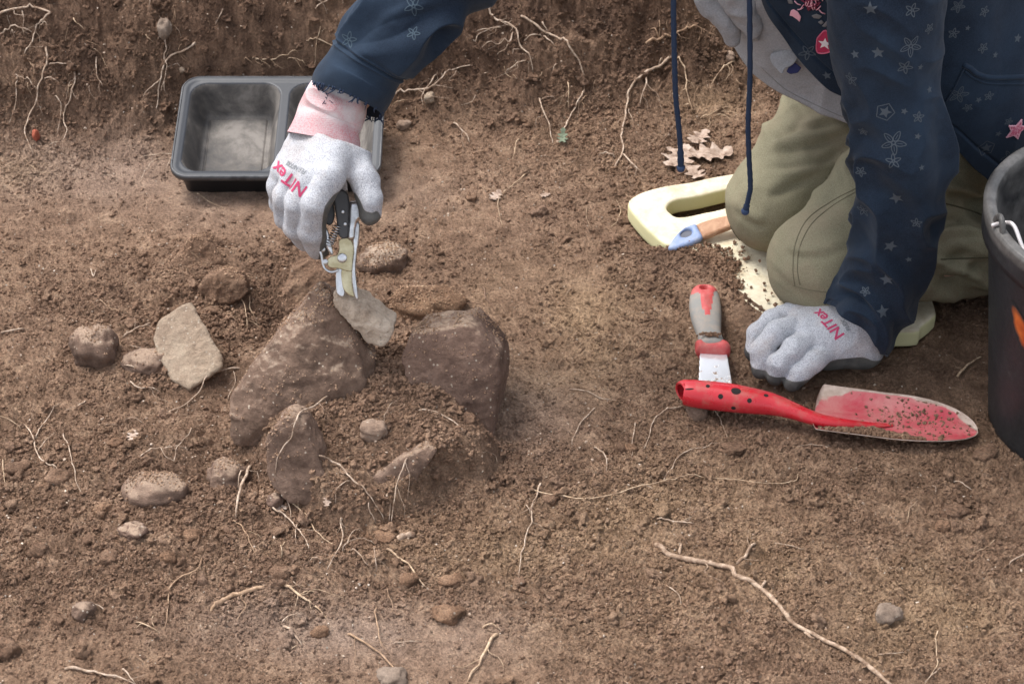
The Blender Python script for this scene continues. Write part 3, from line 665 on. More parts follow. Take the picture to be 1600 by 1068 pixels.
Fr = lambda lab, lines, r, m='p', lift=.0025: root('root', lab, lines, r, m, lift, group=GF)
Fr('thin zigzag root at the left, forking upward', [[(42, 662), (52, 685), (58, 705), (70, 725), (88, 732), (88, 748)], [(54, 685), (75, 655), (94, 630)], [(60, 705), (85, 676)]], 1.0)
Fr('long thin straight root right of the zigzag root', [[(96, 675), (112, 715), (120, 750), (128, 775)]], .9)
Fr('fine dangling root at the left picture edge', [[(7, 718), (8, 745), (10, 765)]], .7, 's')
Fr('fine root crossing the rubble toward the flat dusty stone', [[(218, 713), (245, 703), (290, 699)], [(272, 722), (285, 690), (315, 660)], [(250, 698), (262, 716), (275, 724)]], .9)
Fr('branched root at the foot of the pale triangular slab', [[(372, 575), (345, 582), (322, 592), (312, 615), (295, 632), (272, 643), (250, 645)], [(325, 592), (300, 584)], [(362, 582), (368, 600), (356, 625)]], 1.1)
Fr('short pale twisted root left below the triangular slab', [[(204, 597), (216, 608), (235, 608), (250, 615)], [(192, 572), (208, 575), (216, 584)]], 1.1)
Fr('pale straw lying between round stone and triangular slab', [[(193, 528), (212, 517), (234, 506)]], 1.0)
Fr('thick pale stub at the left edge level with the round stone', [[(0, 521), (20, 519), (38, 515)]], 1.5)
Fr('small v shaped white root behind the round stone', [[(141, 420), (147, 436), (150, 420)]], .8)
Fr('upright rootlets rising from the hollow right of the slab', [[(377, 466), (384, 490), (386, 515)], [(392, 462), (392, 490), (402, 510)], [(386, 505), (412, 522)]], .8, 's', .008)
Fr('thin pale root draped over the standing stone', [[(513, 620), (480, 642), (464, 658), (452, 690), (434, 718), (432, 750)]], 1.1, 'p', .004)
Fr('long pale root arching right from the standing stone', [[(497, 712), (520, 728), (552, 758), (575, 778), (590, 800), (597, 812)], [(545, 752), (530, 770), (526, 790)], [(576, 786), (578, 806), (586, 818)]], 1.2, 'p', .006)
Fr('thin root leaning upright against the sunken stone', [[(640, 718), (630, 745), (618, 780), (610, 820)], [(612, 790), (607, 820)]], 1.1, 'p', .008)
Fr('stout pale root leaning beside the smooth brown stone', [[(390, 728), (386, 750), (374, 782), (366, 810)]], 2.2, 'p', .008)
Fr('thin upright splinter beside the stout leaning root', [[(375, 736), (373, 770)]], .9, 'p', .006)
Fr('long thin root running down right below the standing stone', [[(416, 780), (432, 800), (455, 818), (472, 840), (482, 858)], [(464, 820), (463, 852)], [(448, 768), (450, 790), (456, 815)]], 1.1, 'p', .005)
Fr('second long thin root right of and parallel to the first', [[(454, 787), (472, 803), (485, 822), (505, 842), (522, 856)], [(467, 782), (465, 796)]], 1.0, 's', .004)
Fr('spidery white root with arching legs below the sunken stone', [[(537, 812), (535, 830), (536, 855), (524, 880), (510, 895)], [(536, 860), (550, 852), (568, 848), (585, 852)], [(542, 848), (556, 838), (570, 836)], [(548, 860), (565, 872), (575, 888), (588, 894)], [(588, 894), (588, 856)], [(484, 877), (508, 885)]], 1.0, 'p', .008)
Fr('thin brown root left of the long thin parallel roots', [[(360, 812), (380, 830), (392, 850), (400, 870)]], .9, 't')
Fr('pale tan root slanting down right in the centre foreground', [[(606, 857), (622, 872), (645, 892), (668, 915)]], 1.6, 's')
Fr('pale root kinked at the white twig among the upper rubble', [[(445, 845), (440, 870)]], .7, 's')
Fr('forked thin root running left from below the rubble', [[(318, 870), (312, 890), (290, 902), (268, 918), (266, 935), (262, 955), (258, 985)], [(275, 910), (262, 905)]], 1.1, 't')
Fr('stubby pale root pointing down right at lower centre', [[(441, 914), (460, 925), (480, 940), (492, 948)], [(492, 948), (510, 965)]], 1.7, 's')
Fr('bright curved white rootlet in the dusty patch', [[(441, 981), (455, 989), (464, 1000), (474, 1008)], [(441, 976), (455, 966), (470, 960)]], 1.6)
Fr('reddish thin root standing at lower centre', [[(588, 950), (590, 975), (598, 1010), (606, 1022)], [(608, 920), (612, 960)]], 1.0, 't', .006)
Fr('root running off the bottom edge left of centre', [[(545, 990), (565, 1002), (590, 1020), (612, 1040), (632, 1068)]], 1.4, 't')
Fr('long pale root at the bottom left edge', [[(102, 1045), (130, 1050), (165, 1057), (215, 1068)], [(193, 1044), (203, 1056), (212, 1066)]], 1.7)
Fr('tan root end poking up at the bottom, right of the grey pebble', [[(781, 990), (765, 1005), (748, 1035), (730, 1068)], [(755, 978), (770, 975), (784, 982)]], 2.1, 's')
Fr('fine twig with fork at lower left', [[(212, 972), (230, 980), (250, 990)], [(224, 976), (214, 985)]], .8, 's')
Fr('slim upright root in the central foreground, left of the fine long root', [[(846, 754), (840, 775), (830, 800), (832, 815), (826, 835), (815, 870), (810, 900)], [(822, 790), (828, 806)]], 1.1, 'p', .004)
Fr('long fine tan root sweeping right below the trowel', [[(832, 766), (870, 774), (910, 780), (960, 775), (1000, 762), (1050, 752), (1062, 749), (1110, 750), (1200, 757), (1240, 755), (1247, 740)]], .9, 's')
Fr('fine root forking up from the long sweeping root', [[(1038, 750), (1055, 725), (1068, 712), (1100, 702), (1125, 690)]], .8)
Fr('thin white root curling out from under the trowel handle', [[(1064, 636), (1040, 645), (1024, 660), (1016, 685), (1004, 705)]], .9)
Fr('fine white root below the brown pebble at the trowel handle', [[(1110, 622), (1108, 634), (1122, 648), (1128, 665), (1136, 684)]], .9)
Fr('short straw standing among crumbs left of the trowel', [[(995, 660), (990, 685), (986, 716)]], .9)
Fr('faint rootlet slanting between flat stone and trowel', [[(931, 638), (912, 660), (898, 680), (894, 695)]], .9)
Fr('thin pale root lying right of the flat stone', [[(892, 610), (915, 614), (940, 624), (968, 627)]], .9)
Fr('small hooked rootlet in the crumbs left of the short straw', [[(928, 700), (946, 715), (948, 735)]], .8)
Fr('pale straight straw below the long fine root', [[(1026, 812), (1055, 817), (1085, 818)]], 1.1)
Fr('pale curl above the dark oval clod', [[(1489, 753), (1502, 758), (1518, 765)]], 1.0)
Fr('loop of fine root on the floor left of the foam mat', [[(962, 310), (970, 330), (964, 350), (950, 358)], [(918, 322), (914, 340), (922, 354)]], .6, 's')
Fr('pale splinter by the right edge near the bucket foot', [[(1600, 866), (1588, 876), (1575, 886)]], 1.5)
Fr('wispy rootlet standing near the lower right corner', [[(1466, 985), (1460, 1010), (1462, 1040), (1444, 1068)]], .7, 's')
Fr('short root beside the flat stone edge', [[(795, 555), (798, 575), (790, 585)], [(800, 578), (822, 583)]], .8)
Fr('thin root at the back of the flat stone', [[(713, 488), (716, 498), (710, 508)]], 1.0, 't')
Fr('dark twig in the soil behind the flat stone', [[(755, 448), (758, 470), (770, 488)], [(728, 474), (755, 480)]], 1.0, 'd')
Fr('thin branching root in the hollow by the grey crumbs', [[(655, 640), (690, 650), (712, 662), (724, 678)], [(600, 662), (604, 640), (625, 620)]], .9)
Fr('fine upright root left of centre on the clean floor', [[(826, 270), (810, 285), (790, 300), (780, 312), (778, 330), (783, 352)]], .8, 's')
Fr('fine strand on the floor under the tray corner', [[(310, 303), (328, 318), (348, 328)]], .8, 's')
# countless tiny ones: a handful that can be seen, nothing tells them apart
rs = np.random.RandomState(77)
for k in range(70):
    x = rs.uniform(10, 1590); y = rs.uniform(250, 1060)
    if (x > 980 and y < 700) or (340 < x < 790 and 280 < y < 700): continue
    a = rs.uniform(0, 6.28); L = rs.uniform(8, 30); b = a+rs.uniform(-.9, .9)
    root('rootlet', 'tiny hair thin rootlet lying on the brown soil', [[(x, y), (x+L*math.cos(a), y+L*.6*math.sin(a)), (x+L*math.cos(a)+L*math.cos(b), y+L*.6*math.sin(a)+L*.6*math.sin(b))]], rs.uniform(.35, .7), rs.choice(['p', 's', 's', 't']), .002, group=GT)
for k in range(46):
    x = rs.uniform(5, 1160); y = rs.uniform(5, 175)
    if (270 < x < 600 and y > 95) or (470 < x < 800 and y < 200 and x+y > 560 and x+y < 800): continue
    a = rs.uniform(.6, 2.4); L = rs.uniform(12, 42); b = a+rs.uniform(-1.1, 1.1)
    root('rootlet', 'fine tangled hair root poking from the dark earth bank', [[(x, y), (x+L*.5*math.cos(a), y+L*.5*math.sin(a)), (x+L*.5*math.cos(a)+L*.6*math.cos(b), y+L*.5*math.sin(a)+L*.6*math.sin(b))]], rs.uniform(.35, .85), rs.choice(['p', 's', 't', 't']), .005, group='hair roots in the earth bank')
root('stick', 'long knobbly pale brown stick curving down to the bottom edge', [[(1022, 853), (1045, 868), (1075, 876), (1105, 881), (1140, 888), (1150, 902), (1190, 922), (1212, 945), (1240, 975), (1290, 1002), (1340, 1030), (1390, 1072)], [(1152, 882), (1168, 868), (1181, 851)], [(1063, 868), (1064, 850)], [(1252, 980), (1265, 996), (1272, 997)], [(1188, 920), (1196, 908)]], 2.9, 'k', .001, 'stick', None, .75, .7)
root('stick', 'short orange brown twig with a knotty end at lower left', [[(410, 919), (385, 928), (355, 938), (336, 945)], [(338, 946), (330, 955)]], 2.2, 't', .001, 'twig', None, 1.3)
root('stick', 'stubby pale cut twig piece beside the finger shaped clod', [[(623, 843), (634, 840), (648, 836)]], 3.6, 'p', .001, 'twig', None, .95, .3)
root('stick', 'small tan splinter on soil between the cuff and bucket', [[(1496, 590), (1515, 574), (1535, 560)]], 1.8, 's', .003, 'twig', None, .5)
# leaves: thin curled blades with real thickness
def leaf_mesh(outline, cx, cy, size, seed, curl=.15, vein=True, th=.0005, tilt=(0, 0)):
    """outline in unit leaf space, filled as a fine grid, curled, laid on the soil"""
    n = 90; X, Y = np.meshgrid(np.linspace(-1.05, 1.05, n), np.linspace(-1.05, 1.05, n), indexing='ij')
    O = np.array(outline); ins = np.zeros(X.shape, bool); j = len(O)-1
    for i in range(len(O)):
        a, b = O[i], O[j]; c = (a[1] > Y) != (b[1] > Y)
        ins ^= c & (X < (b[0]-a[0])*(Y-a[1])/(b[1]-a[1]+1e-12)+a[0]); j = i
    p = onG(cx, cy); 
    Z = curl*(.5*X**2+.35*Y**2+.5*fbm2(X, Y, 1.3, 3, seed)+.12*np.abs(noise2(X, Y, 3, seed+1)))-.05*np.exp(-(Y/.05)**2)*vein
    Z = Z-Z[ins].min()+tilt[0]*(X+1)+tilt[1]*(Y+1)
    P = np.stack([p[0]+X*size, p[1]+Y*size, p[2]+.001+Z*size], -1).reshape(-1, 3)
    F = gridF(n, n); q = ins.reshape(-1)[F].all(1); F = F[q]
    used = np.unique(F); mp = np.full(n*n, -1); mp[used] = np.arange(len(used)); return P[used], mp[F]
def leaf(label, outline, cx, cy, size, seed, m, rot=0.0, **k):
    c, s = math.cos(rot), math.sin(rot); O = [(x*c-y*s, x*s+y*c) for x, y in outline]
    V, F = leaf_mesh(O, cx, cy, size, seed, **k); o = link('dead_leaf', mesh_np('dead_leaf', V, F, [m]))
    md = o.modifiers.new('thickness', 'SOLIDIFY'); md.thickness = .0006
    return tag(o, label, 'leaf', 'dead leaves on the soil')
M_LEAF = mat('leaf_dry', rough=.85); _g = G(M_LEAF)
_g.col(_g.ramp(_g.noise(70, 5, .7), [(.32, (.16, .10, .07)), (.47, (.36, .26, .20)), (.7, (.52, .42, .35))])); _g.bump(_g.noise(160, 4), .6, .001)
def oak(seed):
    rs = np.random.RandomState(seed); up = []; lo = []; 
    for i in range(25):
        t = i/24; w_ = (.16+.42*math.sin(math.pi*min(1, t*.95+.08))**.8)*(1+.42*math.sin(t*22+rs.rand()*.4)); x = -1+2*t
        up.append((x, w_)); lo.append((x, -w_*(.9+.2*rs.rand())))
    return up+lo[::-1]
leaf('big curled brown oak leaf behind the foam mat, under the first drawstring', oak(1), 1062, 248, .030, 5, M_LEAF, 1.2, curl=.42)
leaf('lobed pale oak leaf lying right of the big curled one', oak(2), 1112, 246, .029, 8, M_LEAF, .25, curl=.38)
leaf('torn pale leaf tip touching the foam mat edge', oak(3), 1082, 270, .020, 9, M_LEAF, 2.0, curl=.3)
leaf('tattered leaf stalk sloping up behind the big curled leaf', oak(4), 1093, 218, .019, 12, M_LEAF, .9, curl=.35)
leaf('single small pale leaf on a thin stalk in the middle of the floor', oak(6), 775, 308, .011, 14, M_LEAF, 1.1, curl=.4)
leaf('tiny whitish leaf scrap left of the boulder', oak(7), 208, 682, .009, 15, M_LEAF, 1.6, curl=.3)
leaf('small cream leaf scrap below the standing stone', oak(8), 441, 795, .008, 16, M_LEAF, .6, curl=.3)
leaf('pale papery husk standing beside the sunken stone', oak(9), 512, 788, .006, 17, M_LEAF, 1.5, curl=.5, tilt=(.1, .6))
leaf('pale leaf scrap on the clean floor near the centre right', oak(10), 852, 306, .007, 18, M_LEAF, .5, curl=.3)
M_GLF = mat('leaf_green', (.15, .18, .12), .8)
leaf('greenish chip at the foot of the curved thick root', oak(5), 879, 222, .010, 19, M_GLF, 1.5, curl=.5, tilt=(0, .5))
# ------------------------------------------------------------------ flat-ish solids drawn on a plane, projection helpers
def proj(P):
    P = np.asarray(P, float)-CAMP; dep = P@np.array([0, _c, -_s]); return np.stack([800+FPX*P[..., 0]/dep, 534-FPX*(P@np.array([0, _s, _c]))/dep], -1)
def unit(v): v = np.asarray(v, float); return v/np.linalg.norm(v)
class Plane:
    def __init__(s, O, N, up=(0, 0, 1)):
        s.O = np.asarray(O, float); s.N = unit(N); u = np.asarray(up, float); s.V = unit(u-s.N*(u@s.N)); s.U = np.cross(s.V, s.N)
    def px(s, x, y):
        d = ray(x, y); t = ((s.O-CAMP)@s.N)/(d@s.N); P = CAMP+d*t-s.O; return (P@s.U, P@s.V)
    def w(s, Q):    # local (u,v,n) -> world
        Q = np.asarray(Q, float); return s.O+Q[..., 0:1]*s.U+Q[..., 1:2]*s.V+Q[..., 2:3]*s.N
def plate(pl, pts, n0, n1, h=.001, rnd=.0008, holes=(), px=True, smooth_in=0, zfn=None):
    """a solid with the given outline (photo pixels on the plane, or local metres) from n0 to n1 along the plane's normal"""
    O = np.array([pl.px(*p) for p in pts] if px else pts); Hs = [np.array([pl.px(*p) for p in q] if px else q) for q in holes]
    if smooth_in: O = catmull_closed(O, len(O)*smooth_in); Hs = [catmull_closed(q, len(q)*smooth_in) for q in Hs]
    lo = O.min(0)-3*h; hi = O.max(0)+3*h
    xs = np.arange(lo[0], hi[0]+h, h); ys = np.arange(lo[1], hi[1]+h, h); hz = min(h, max((n1-n0)/4, h*.3)); zs = np.arange(n0-3*hz, n1+3.5*hz, hz)
    X, Y = np.meshgrid(xs, ys, indexing='ij'); P = np.stack([X, Y], -1); d = poly_sd(P, O)
    for q in Hs: d = np.maximum(d, -poly_sd(P, q))
    Z = np.abs(zs-(n0+n1)/2)-(n1-n0)/2
    a = d[..., None]+rnd; b = Z[None, None]+rnd
    Fv = np.minimum(np.maximum(a, b), 0)+np.sqrt(np.maximum(a, 0)**2+np.maximum(b, 0)**2)-rnd
    V, F = surface_nets(Fv/1.0, (0, 0, 0), 1.0)
    V = np.stack([xs[0]+V[:, 0]*h, ys[0]+V[:, 1]*h, zs[0]+V[:, 2]*hz], -1)
    if zfn is not None: V[:, 2] += zfn(V[:, 0], V[:, 1])
    W = pl.w(V)
    return W, F if np.dot(np.cross(pl.U, pl.V), pl.N) > 0 else F[:, ::-1]
def solid(name, VF, m, parent=None, smooth=True):
    return link(name, mesh_np(name, VF[0], VF[1], [m] if not isinstance(m, list) else m, smooth), parent)
def disc(c, n, r, th, seg=28, dome=.35):
    """rivet head"""
    n = unit(n); u = unit(np.cross(n, (0, .3, 1))); v = np.cross(n, u)
    prof = [(0.0001, th*(1+dome)), (r*.45, th*(1+dome*.75)), (r*.8, th*(1+dome*.2)), (r, th*.7), (r, 0), (r*.6, -th*.2), (.0001, -th*.2)]
    V, F = lathe_np(prof, seg); return np.asarray(c)+V[:, :1]*u+V[:, 1:2]*v+V[:, 2:3]*n, F
def decal(polys3, bv, m, name, parent, lift=.0004):
    """polys3: list of (V in world, F) sheets; each vertex is dropped along the sheet normal onto the surface"""
    pass
def drape(V, bv, ndir, lift=.0004, far=.05):
    out = []; n = Vector(ndir)
    for p in V:
        h_ = bv.ray_cast(Vector(p)+n*far, -n)
        if h_[0] is None: h_ = bv.find_nearest(Vector(p))
        out.append(np.array(h_[0])+np.array(h_[1] if h_[1].dot(n) > 0 else -h_[1])*lift)
    return np.array(out)
def bvh_of(*objs):
    V = []; F = []; n = 0
    for o in objs:
        me = o.data; v = np.empty(len(me.vertices)*3, np.float32); me.vertices.foreach_get('co', v)
        V += [tuple(q) for q in v.reshape(-1, 3)]; F += [tuple(i+n for i in p.vertices) for p in me.polygons]; n = len(V)
    return BVHTree.FromPolygons(V, F)
def text_sheet(s, size, shear=0.0, weight=.0, cell=.0012):
    cu = bpy.data.curves.new('t', 'FONT'); cu.body = s; cu.size = size; cu.shear = shear; cu.offset = weight; cu.align_x = 'CENTER'; cu.align_y = 'CENTER'; cu.resolution_u = 4
    o = bpy.data.objects.new('t', cu); COL.objects.link(o); dg = bpy.context.evaluated_depsgraph_get(); dg.update()
    me = bpy.data.meshes.new_from_object(o.evaluated_get(dg)); bm = bmesh.new(); bm.from_mesh(me); bmesh.ops.triangulate(bm, faces=bm.faces)
    for _ in range(3):
        ed = [e for e in bm.edges if e.calc_length() > cell]
        if not ed: break
        bmesh.ops.subdivide_edges(bm, edges=ed, cuts=1); bmesh.ops.triangulate(bm, faces=bm.faces)
    V = np.array([v.co for v in bm.verts]); F = np.array([[v.index for v in f.verts] for f in bm.faces]); bm.free()
    bpy.data.objects.remove(o); bpy.data.curves.remove(cu); bpy.data.meshes.remove(me); return V, F
def put_sheet(V2, F, surf, at_px, xdir_px, n=None, lift=.0004, mirror=False):
    """lay a 2-D sheet (x,y in metres) on a surface: centre where the ray of at_px meets it, x axis towards the pixel direction xdir_px"""
    d = ray(*at_px); L = np.linalg.norm(d); h_ = surf.ray_cast(Vector(CAMP), Vector(d/L)); c = np.array(h_[0]); nn = unit(n) if n is not None else np.array(h_[1]); nn = -nn if nn@(c-CAMP) > 0 else nn
    d2 = ray(at_px[0]+xdir_px[0], at_px[1]+xdir_px[1]); t = ((c-CAMP)@nn)/(d2@nn); X = unit(CAMP+d2*t-c); Y = np.cross(nn, X)
    P = c+V2[:, :1]*X+V2[:, 1:2]*Y; return drape(P, surf, nn, lift, .03), F

# ------------------------------------------------------------------ foam kneeling mat
MATZ = .026
PM = Plane((0, 0, MATZ), (0, 0, 1), (0, 1, 0))
M_FOAM = mat('foam', rough=.9, spec=.2); g = G(M_FOAM)
_c0 = g.ramp(g.noise(60, 5, .7), [(.3, (.58, .50, .35)), (.55, (.72, .655, .50)), (.75, (.78, .72, .58))])
_c0 = g.mix(g.ramp(g.noise(26, 6, .75), [(.50, (0,)*3), (.72, (.7,)*3)]), _c0, (.46, .34, .23))
nz = g.n('ShaderNodeSeparateXYZ'); g.l(g.n('ShaderNodeNewGeometry').outputs['Normal'], nz.inputs[0])
g.col(g.mix(g.ramp(nz.outputs[2], [(.35, (1,)*3), (.8, (0,)*3)]), _c0, (.66, .62, .36))); g.bump(g.noise(330, 4, .7), .5, .001)
mat_out = MAT_OUT
mat_hole = [(1042, 324), (1056, 312), (1100, 303), (1150, 292), (1180, 296), (1150, 318), (1100, 331), (1062, 338), (1050, 334)]
kt = empty('kneeling_mat', 'pale yellow foam kneeling mat with a hand hole, under the knees of the kneeling person', 'kneeling mat')
VF = plate(PM, mat_out, -.024, 0, .0025, .004, [mat_hole], smooth_in=5, zfn=lambda x, y: .0022*fbm2(x, y, 14, 3, 3))
solid('foam_sheet', VF, M_FOAM, kt); settle(kt, (atZ(1220, 400, 0)[0], atZ(1220, 400, 0)[1], .002))
# soil spilled onto the mat
mm_ = (lambda a: a)
def on_mat(name, label, n, r0, r1, seed, pts, m, power=2.0):
    rs = np.random.RandomState(seed); C = np.array([PM.w((*PM.px(x, y), 0.0)) for x, y, s in pts]); S = np.array([s for x, y, s in pts])
    i = rs.randint(0, len(pts), n); P = C[i]+np.stack([rs.randn(n)*S[i], rs.randn(n)*S[i], 0*S[i]], 1)
    O = np.array([PM.w((*PM.px(*q), 0.0))[:2] for q in mat_out]); ok = poly_sd(P[:, :2], O) < .004; P = P[ok]; n = len(P)
    V0, F0 = ico(2); var = np.array([V0*np.clip(1+.5*fbm3(V0, .9, 2, .6, q*9.1)+.9*noise3(V0, 1.9, q*5.3), .35, 2)[:, None] for q in range(30)])
    R = r0+(r1-r0)*rs.rand(n)**power; P[:, 2] = MATZ+R*.3+.001+.004*rs.rand(n)*np.exp(-.5*((P[:, 0]-C[0, 0])/.03)**2)
    V = (var[rs.randint(0, 30, n)]*R[:, None, None]+P[:, None]).reshape(-1, 3); F = (F0[None]+(np.arange(n)*len(V0))[:, None, None]).reshape(-1, 3)
    return tag(link(name, mesh_np(name, V, F, [m], smooth=False)), label, None, None, 'stuff')
on_mat('soil_on_mat', 'dark soil crumbs spilled over the foam mat edge', 900, .0006, .0028, 5, [(1092, 396, .008), (1100, 402, .009), (1112, 408, .009), (1125, 420, .008), (1138, 436, .006), (1120, 405, .010), (1132, 412, .010), (1108, 396, .008), (1142, 420, .007), (1148, 446, .006)], M_CR)
on_mat('soil_specks_on_mat', 'scattered dark soil specks on the foam mat below the knees', 70, .0005, .0024, 6, [(1180, 418, .022), (1150, 395, .012), (1205, 462, .018), (1150, 430, .012)], M_CR)
def heap(name, label, px, n, sx, sy, hgt, r0, r1, seed, m, z0=None):
    rs = np.random.RandomState(seed); c = onG(*px) if z0 is None else atZ(*px, z0)
    P = np.stack([rs.randn(n)*sx, rs.randn(n)*sy], 1); q = np.exp(-.5*((P[:, 0]/sx)**2+(P[:, 1]/sy)**2)); R = r0+(r1-r0)*rs.rand(n)**2
    Z = (gz(c[0]+P[:, 0], c[1]+P[:, 1]) if z0 is None else z0)+hgt*q*rs.rand(n)**.4+R*.2
    V0, F0 = ico(2); var = np.array([V0*np.clip(1+.5*fbm3(V0, .9, 2, .6, k*9.1)+.9*noise3(V0, 1.9, k*5.3), .35, 2)[:, None] for k in range(30)])
    V = (var[rs.randint(0, 30, n)]*R[:, None, None]+np.stack([c[0]+P[:, 0], c[1]+P[:, 1], Z], 1)[:, None]).reshape(-1, 3); F = (F0[None]+(np.arange(n)*len(V0))[:, None, None]).reshape(-1, 3)
    return tag(link(name, mesh_np(name, V, F, [m], smooth=False)), label, None, None, 'stuff')

# ------------------------------------------------------------------ paintbrush on the mat (blue end, wooden body)
bt = empty('paintbrush', 'paintbrush with a light blue handle end and wooden body, lying on the foam mat', 'paintbrush')
PB = Plane((*atZ(1090, 365, MATZ+.012)[:2], MATZ+.012), (-.1, -.25, 1), (0, 1, 0))
M_BLUE = mat('blue_paint', (.22, .29, .46), .5); g = G(M_BLUE); g.col(g.mix(g.ramp(g.noise(70, 5, .7), [(.45, (0,)*3), (.7, (.6,)*3)]), (.21, .28, .46), (.42, .43, .47)))
M_WOOD = mat('brush_wood', rough=.6); g = G(M_WOOD); g.col(g.ramp(g.noise(60, 5, .6, dist=1.2), [(.3, (.30, .14, .07)), (.7, (.50, .30, .18))]))
def hand_profile(VF, pl, n0, n1): return VF
solid('blue_end', plate(PB, [(1044, 386), (1048, 376), (1060, 361), (1072, 352), (1087, 348), (1092, 356), (1098, 369), (1086, 377), (1070, 383), (1054, 388)], -.009, .0, .001, .0045, [[(1064, 362), (1072, 357), (1080, 358), (1080, 364), (1073, 368), (1065, 368)]], smooth_in=4), M_BLUE, bt)
solid('hole_shade', plate(PB, [(1062, 362), (1072, 355), (1082, 357), (1082, 365), (1073, 370), (1063, 370)], -.0085, -.004, .001, .0008, smooth_in=4), mat('hole_shade_grey', (.12, .125, .15), .8), bt)  # grey plate in the hanging hole, painted as the shade inside it
solid('wooden_body', plate(PB, [(1088, 349), (1112, 340), (1140, 333), (1175, 322), (1182, 336), (1150, 350), (1120, 362), (1099, 369), (1092, 358)], -.0095, -.0003, .001, .0045, smooth_in=4), M_WOOD, bt)
_b = PB.w((*PB.px(1180, 328), -.005)); PB2 = Plane(_b, PB.N, (0, 1, 0))
solid('bristles', plate(PB, [(1174, 320), (1215, 300), (1222, 322), (1182, 338)], -.011, .001, .0012, .003), mat('bristle', (.10, .07, .05), .9), bt)
settle(bt, (PB.O[0], PB.O[1], MATZ))

# ------------------------------------------------------------------ black plastic tray
tl = math.radians(13); tc = atY(437, 197, .375)
TR = Plane(tc, (0, -math.sin(tl), math.cos(tl)), (0, 1, 0))
TW, TD = .134, .092
M_TRAY = mat('tray_plastic', (.03, .03, .032), .38, spec=.6); g = G(M_TRAY)
_n = g.noise(16, 6, .7, dist=.5); _f = g.noise(120, 4, .7)
nz = g.n('ShaderNodeTexCoord'); sx = g.n('ShaderNodeSeparateXYZ'); g.l(g.attr('deep'), sx.inputs[0]) if 0 else None
du = g.math('MULTIPLY', g.attr('deep'), g.ramp(g.math('ADD', _n, g.math('MULTIPLY', g.math('SUBTRACT', _f, .5), .35)), [(.25, (.25,)*3), (.62, (1,)*3)]))
g.col(g.mix(du, (.035, .038, .045), g.ramp(_n, [(.35, (.085, .072, .060)), (.65, (.21, .19, .172))]))); g.rough(g.ramp(du, [(0, (.42,)*3), (.8, (.75,)*3)])); g.b.inputs['Specular IOR Level'].default_value = .4
g.bump(g.noise(200, 4), .15, .0006)
M_TRIM = mat('tray_rim', (.030, .032, .038), .33, spec=.6); g = G(M_TRIM); g.col(g.ramp(g.noise(35, 6, .7), [(.35, (.016, .017, .021)), (.7, (.10, .10, .105))])); g.rough(g.ramp(g.noise(50, 5), [(.3, (.25,)*3), (.7, (.5,)*3)]))  # rim highlight put into the colour: paler than the black body
trt = empty('food_tray', 'black plastic tray with two deep compartments at the foot of the bank', 'tray')
def rr_ring(hw, hd, r, n=16):
    o = []
    for cx, cy, a0 in ((hw-r, hd-r, 0), (-hw+r, hd-r, 90), (-hw+r, -hd+r, 180), (hw-r, -hd+r, 270)):
        for k in range(n): a = math.radians(a0+90*k/(n-1)); o.append((cx+r*math.cos(a), cy+r*math.sin(a)))
    return np.array(o)
h_ = .0011; xs = np.arange(-TW-.002, TW+.002, h_); ys = np.arange(-TD-.002, TD+.002, h_); X, Y = np.meshgrid(xs, ys, indexing='ij'); Pt = np.stack([X, Y], -1)
def rbox(P, cx, cy, hx, hy, r): 
    q = np.abs(P-np.array([cx, cy]))-np.array([hx-r, hy-r]); return np.linalg.norm(np.maximum(q, 0), axis=-1)+np.minimum(q.max(-1), 0)-r
dep = np.zeros_like(X); deepm = np.zeros_like(X)
for cx, hx in ((-.0625, .0605), (.0655, .0575)):
    d = rbox(Pt, cx, .0, hx, TD-.011, .024); dd = np.clip(-d, 0, 1)
    z = .046*sstep(0, .0175, dd); z = z+.002*sstep(.020, .022, dd)*(1-sstep(.022, .024, dd)) ; dep = np.where(d < 0, z, dep); deepm = np.where(d < -.0015, 1, deepm)
out_d = rbox(Pt, 0, 0, TW-.0015, TD-.0015, .022)
Z = -dep+.0012*sstep(.010, .004, -out_d)
V = TR.w(np.stack([X, Y, Z], -1).reshape(-1, 3)); F = gridF(len(xs), len(ys))[:, ::-1]
keep = (out_d.reshape(-1)[F] < 0).all(1); F = F[keep]; us = np.unique(F); mp = np.full(len(V), -1); mp[us] = np.arange(len(us)); V = V[us]; F = mp[F]
me = mesh_np('compartments', V, F[:, ::-1], [M_TRAY]); attr(me, 'deep', deepm.reshape(-1)[us]); link('compartments', me, trt)
rings = [(0.0, 0.0, .0011), (.0006, .0006, .0022), (.0022, .0016, .0018), (.0030, .0030, .0002), (.0030, .0030, -.0055), (.0015, .0015, -.0057), (-.006, -.006, -.006), (-.008, -.008, -.010), (-.013, -.013, -.046), (-.017, -.017, -.049)]
Vr = []; 
for a_, b_, z in rings:
    R2 = rr_ring(TW+a_-.0022, TD+b_-.0022, max(.022+a_, .006)); Vr.append(np.concatenate([R2, np.full((len(R2), 1), z)], 1))
Vr = np.array(Vr); k = Vr.shape[1]; Fr_ = gridF(len(rings), k, True)
me = mesh_np('rim', TR.w(Vr.reshape(-1, 3)), Fr_, [M_TRIM, mat('tray_body', (.012, .012, .014), .45)], midx=np.repeat(np.arange(len(rings)-1) >= 4, k).astype(int)); link('rim', me, trt)
settle(trt, TR.w((0, 0, -.047)))

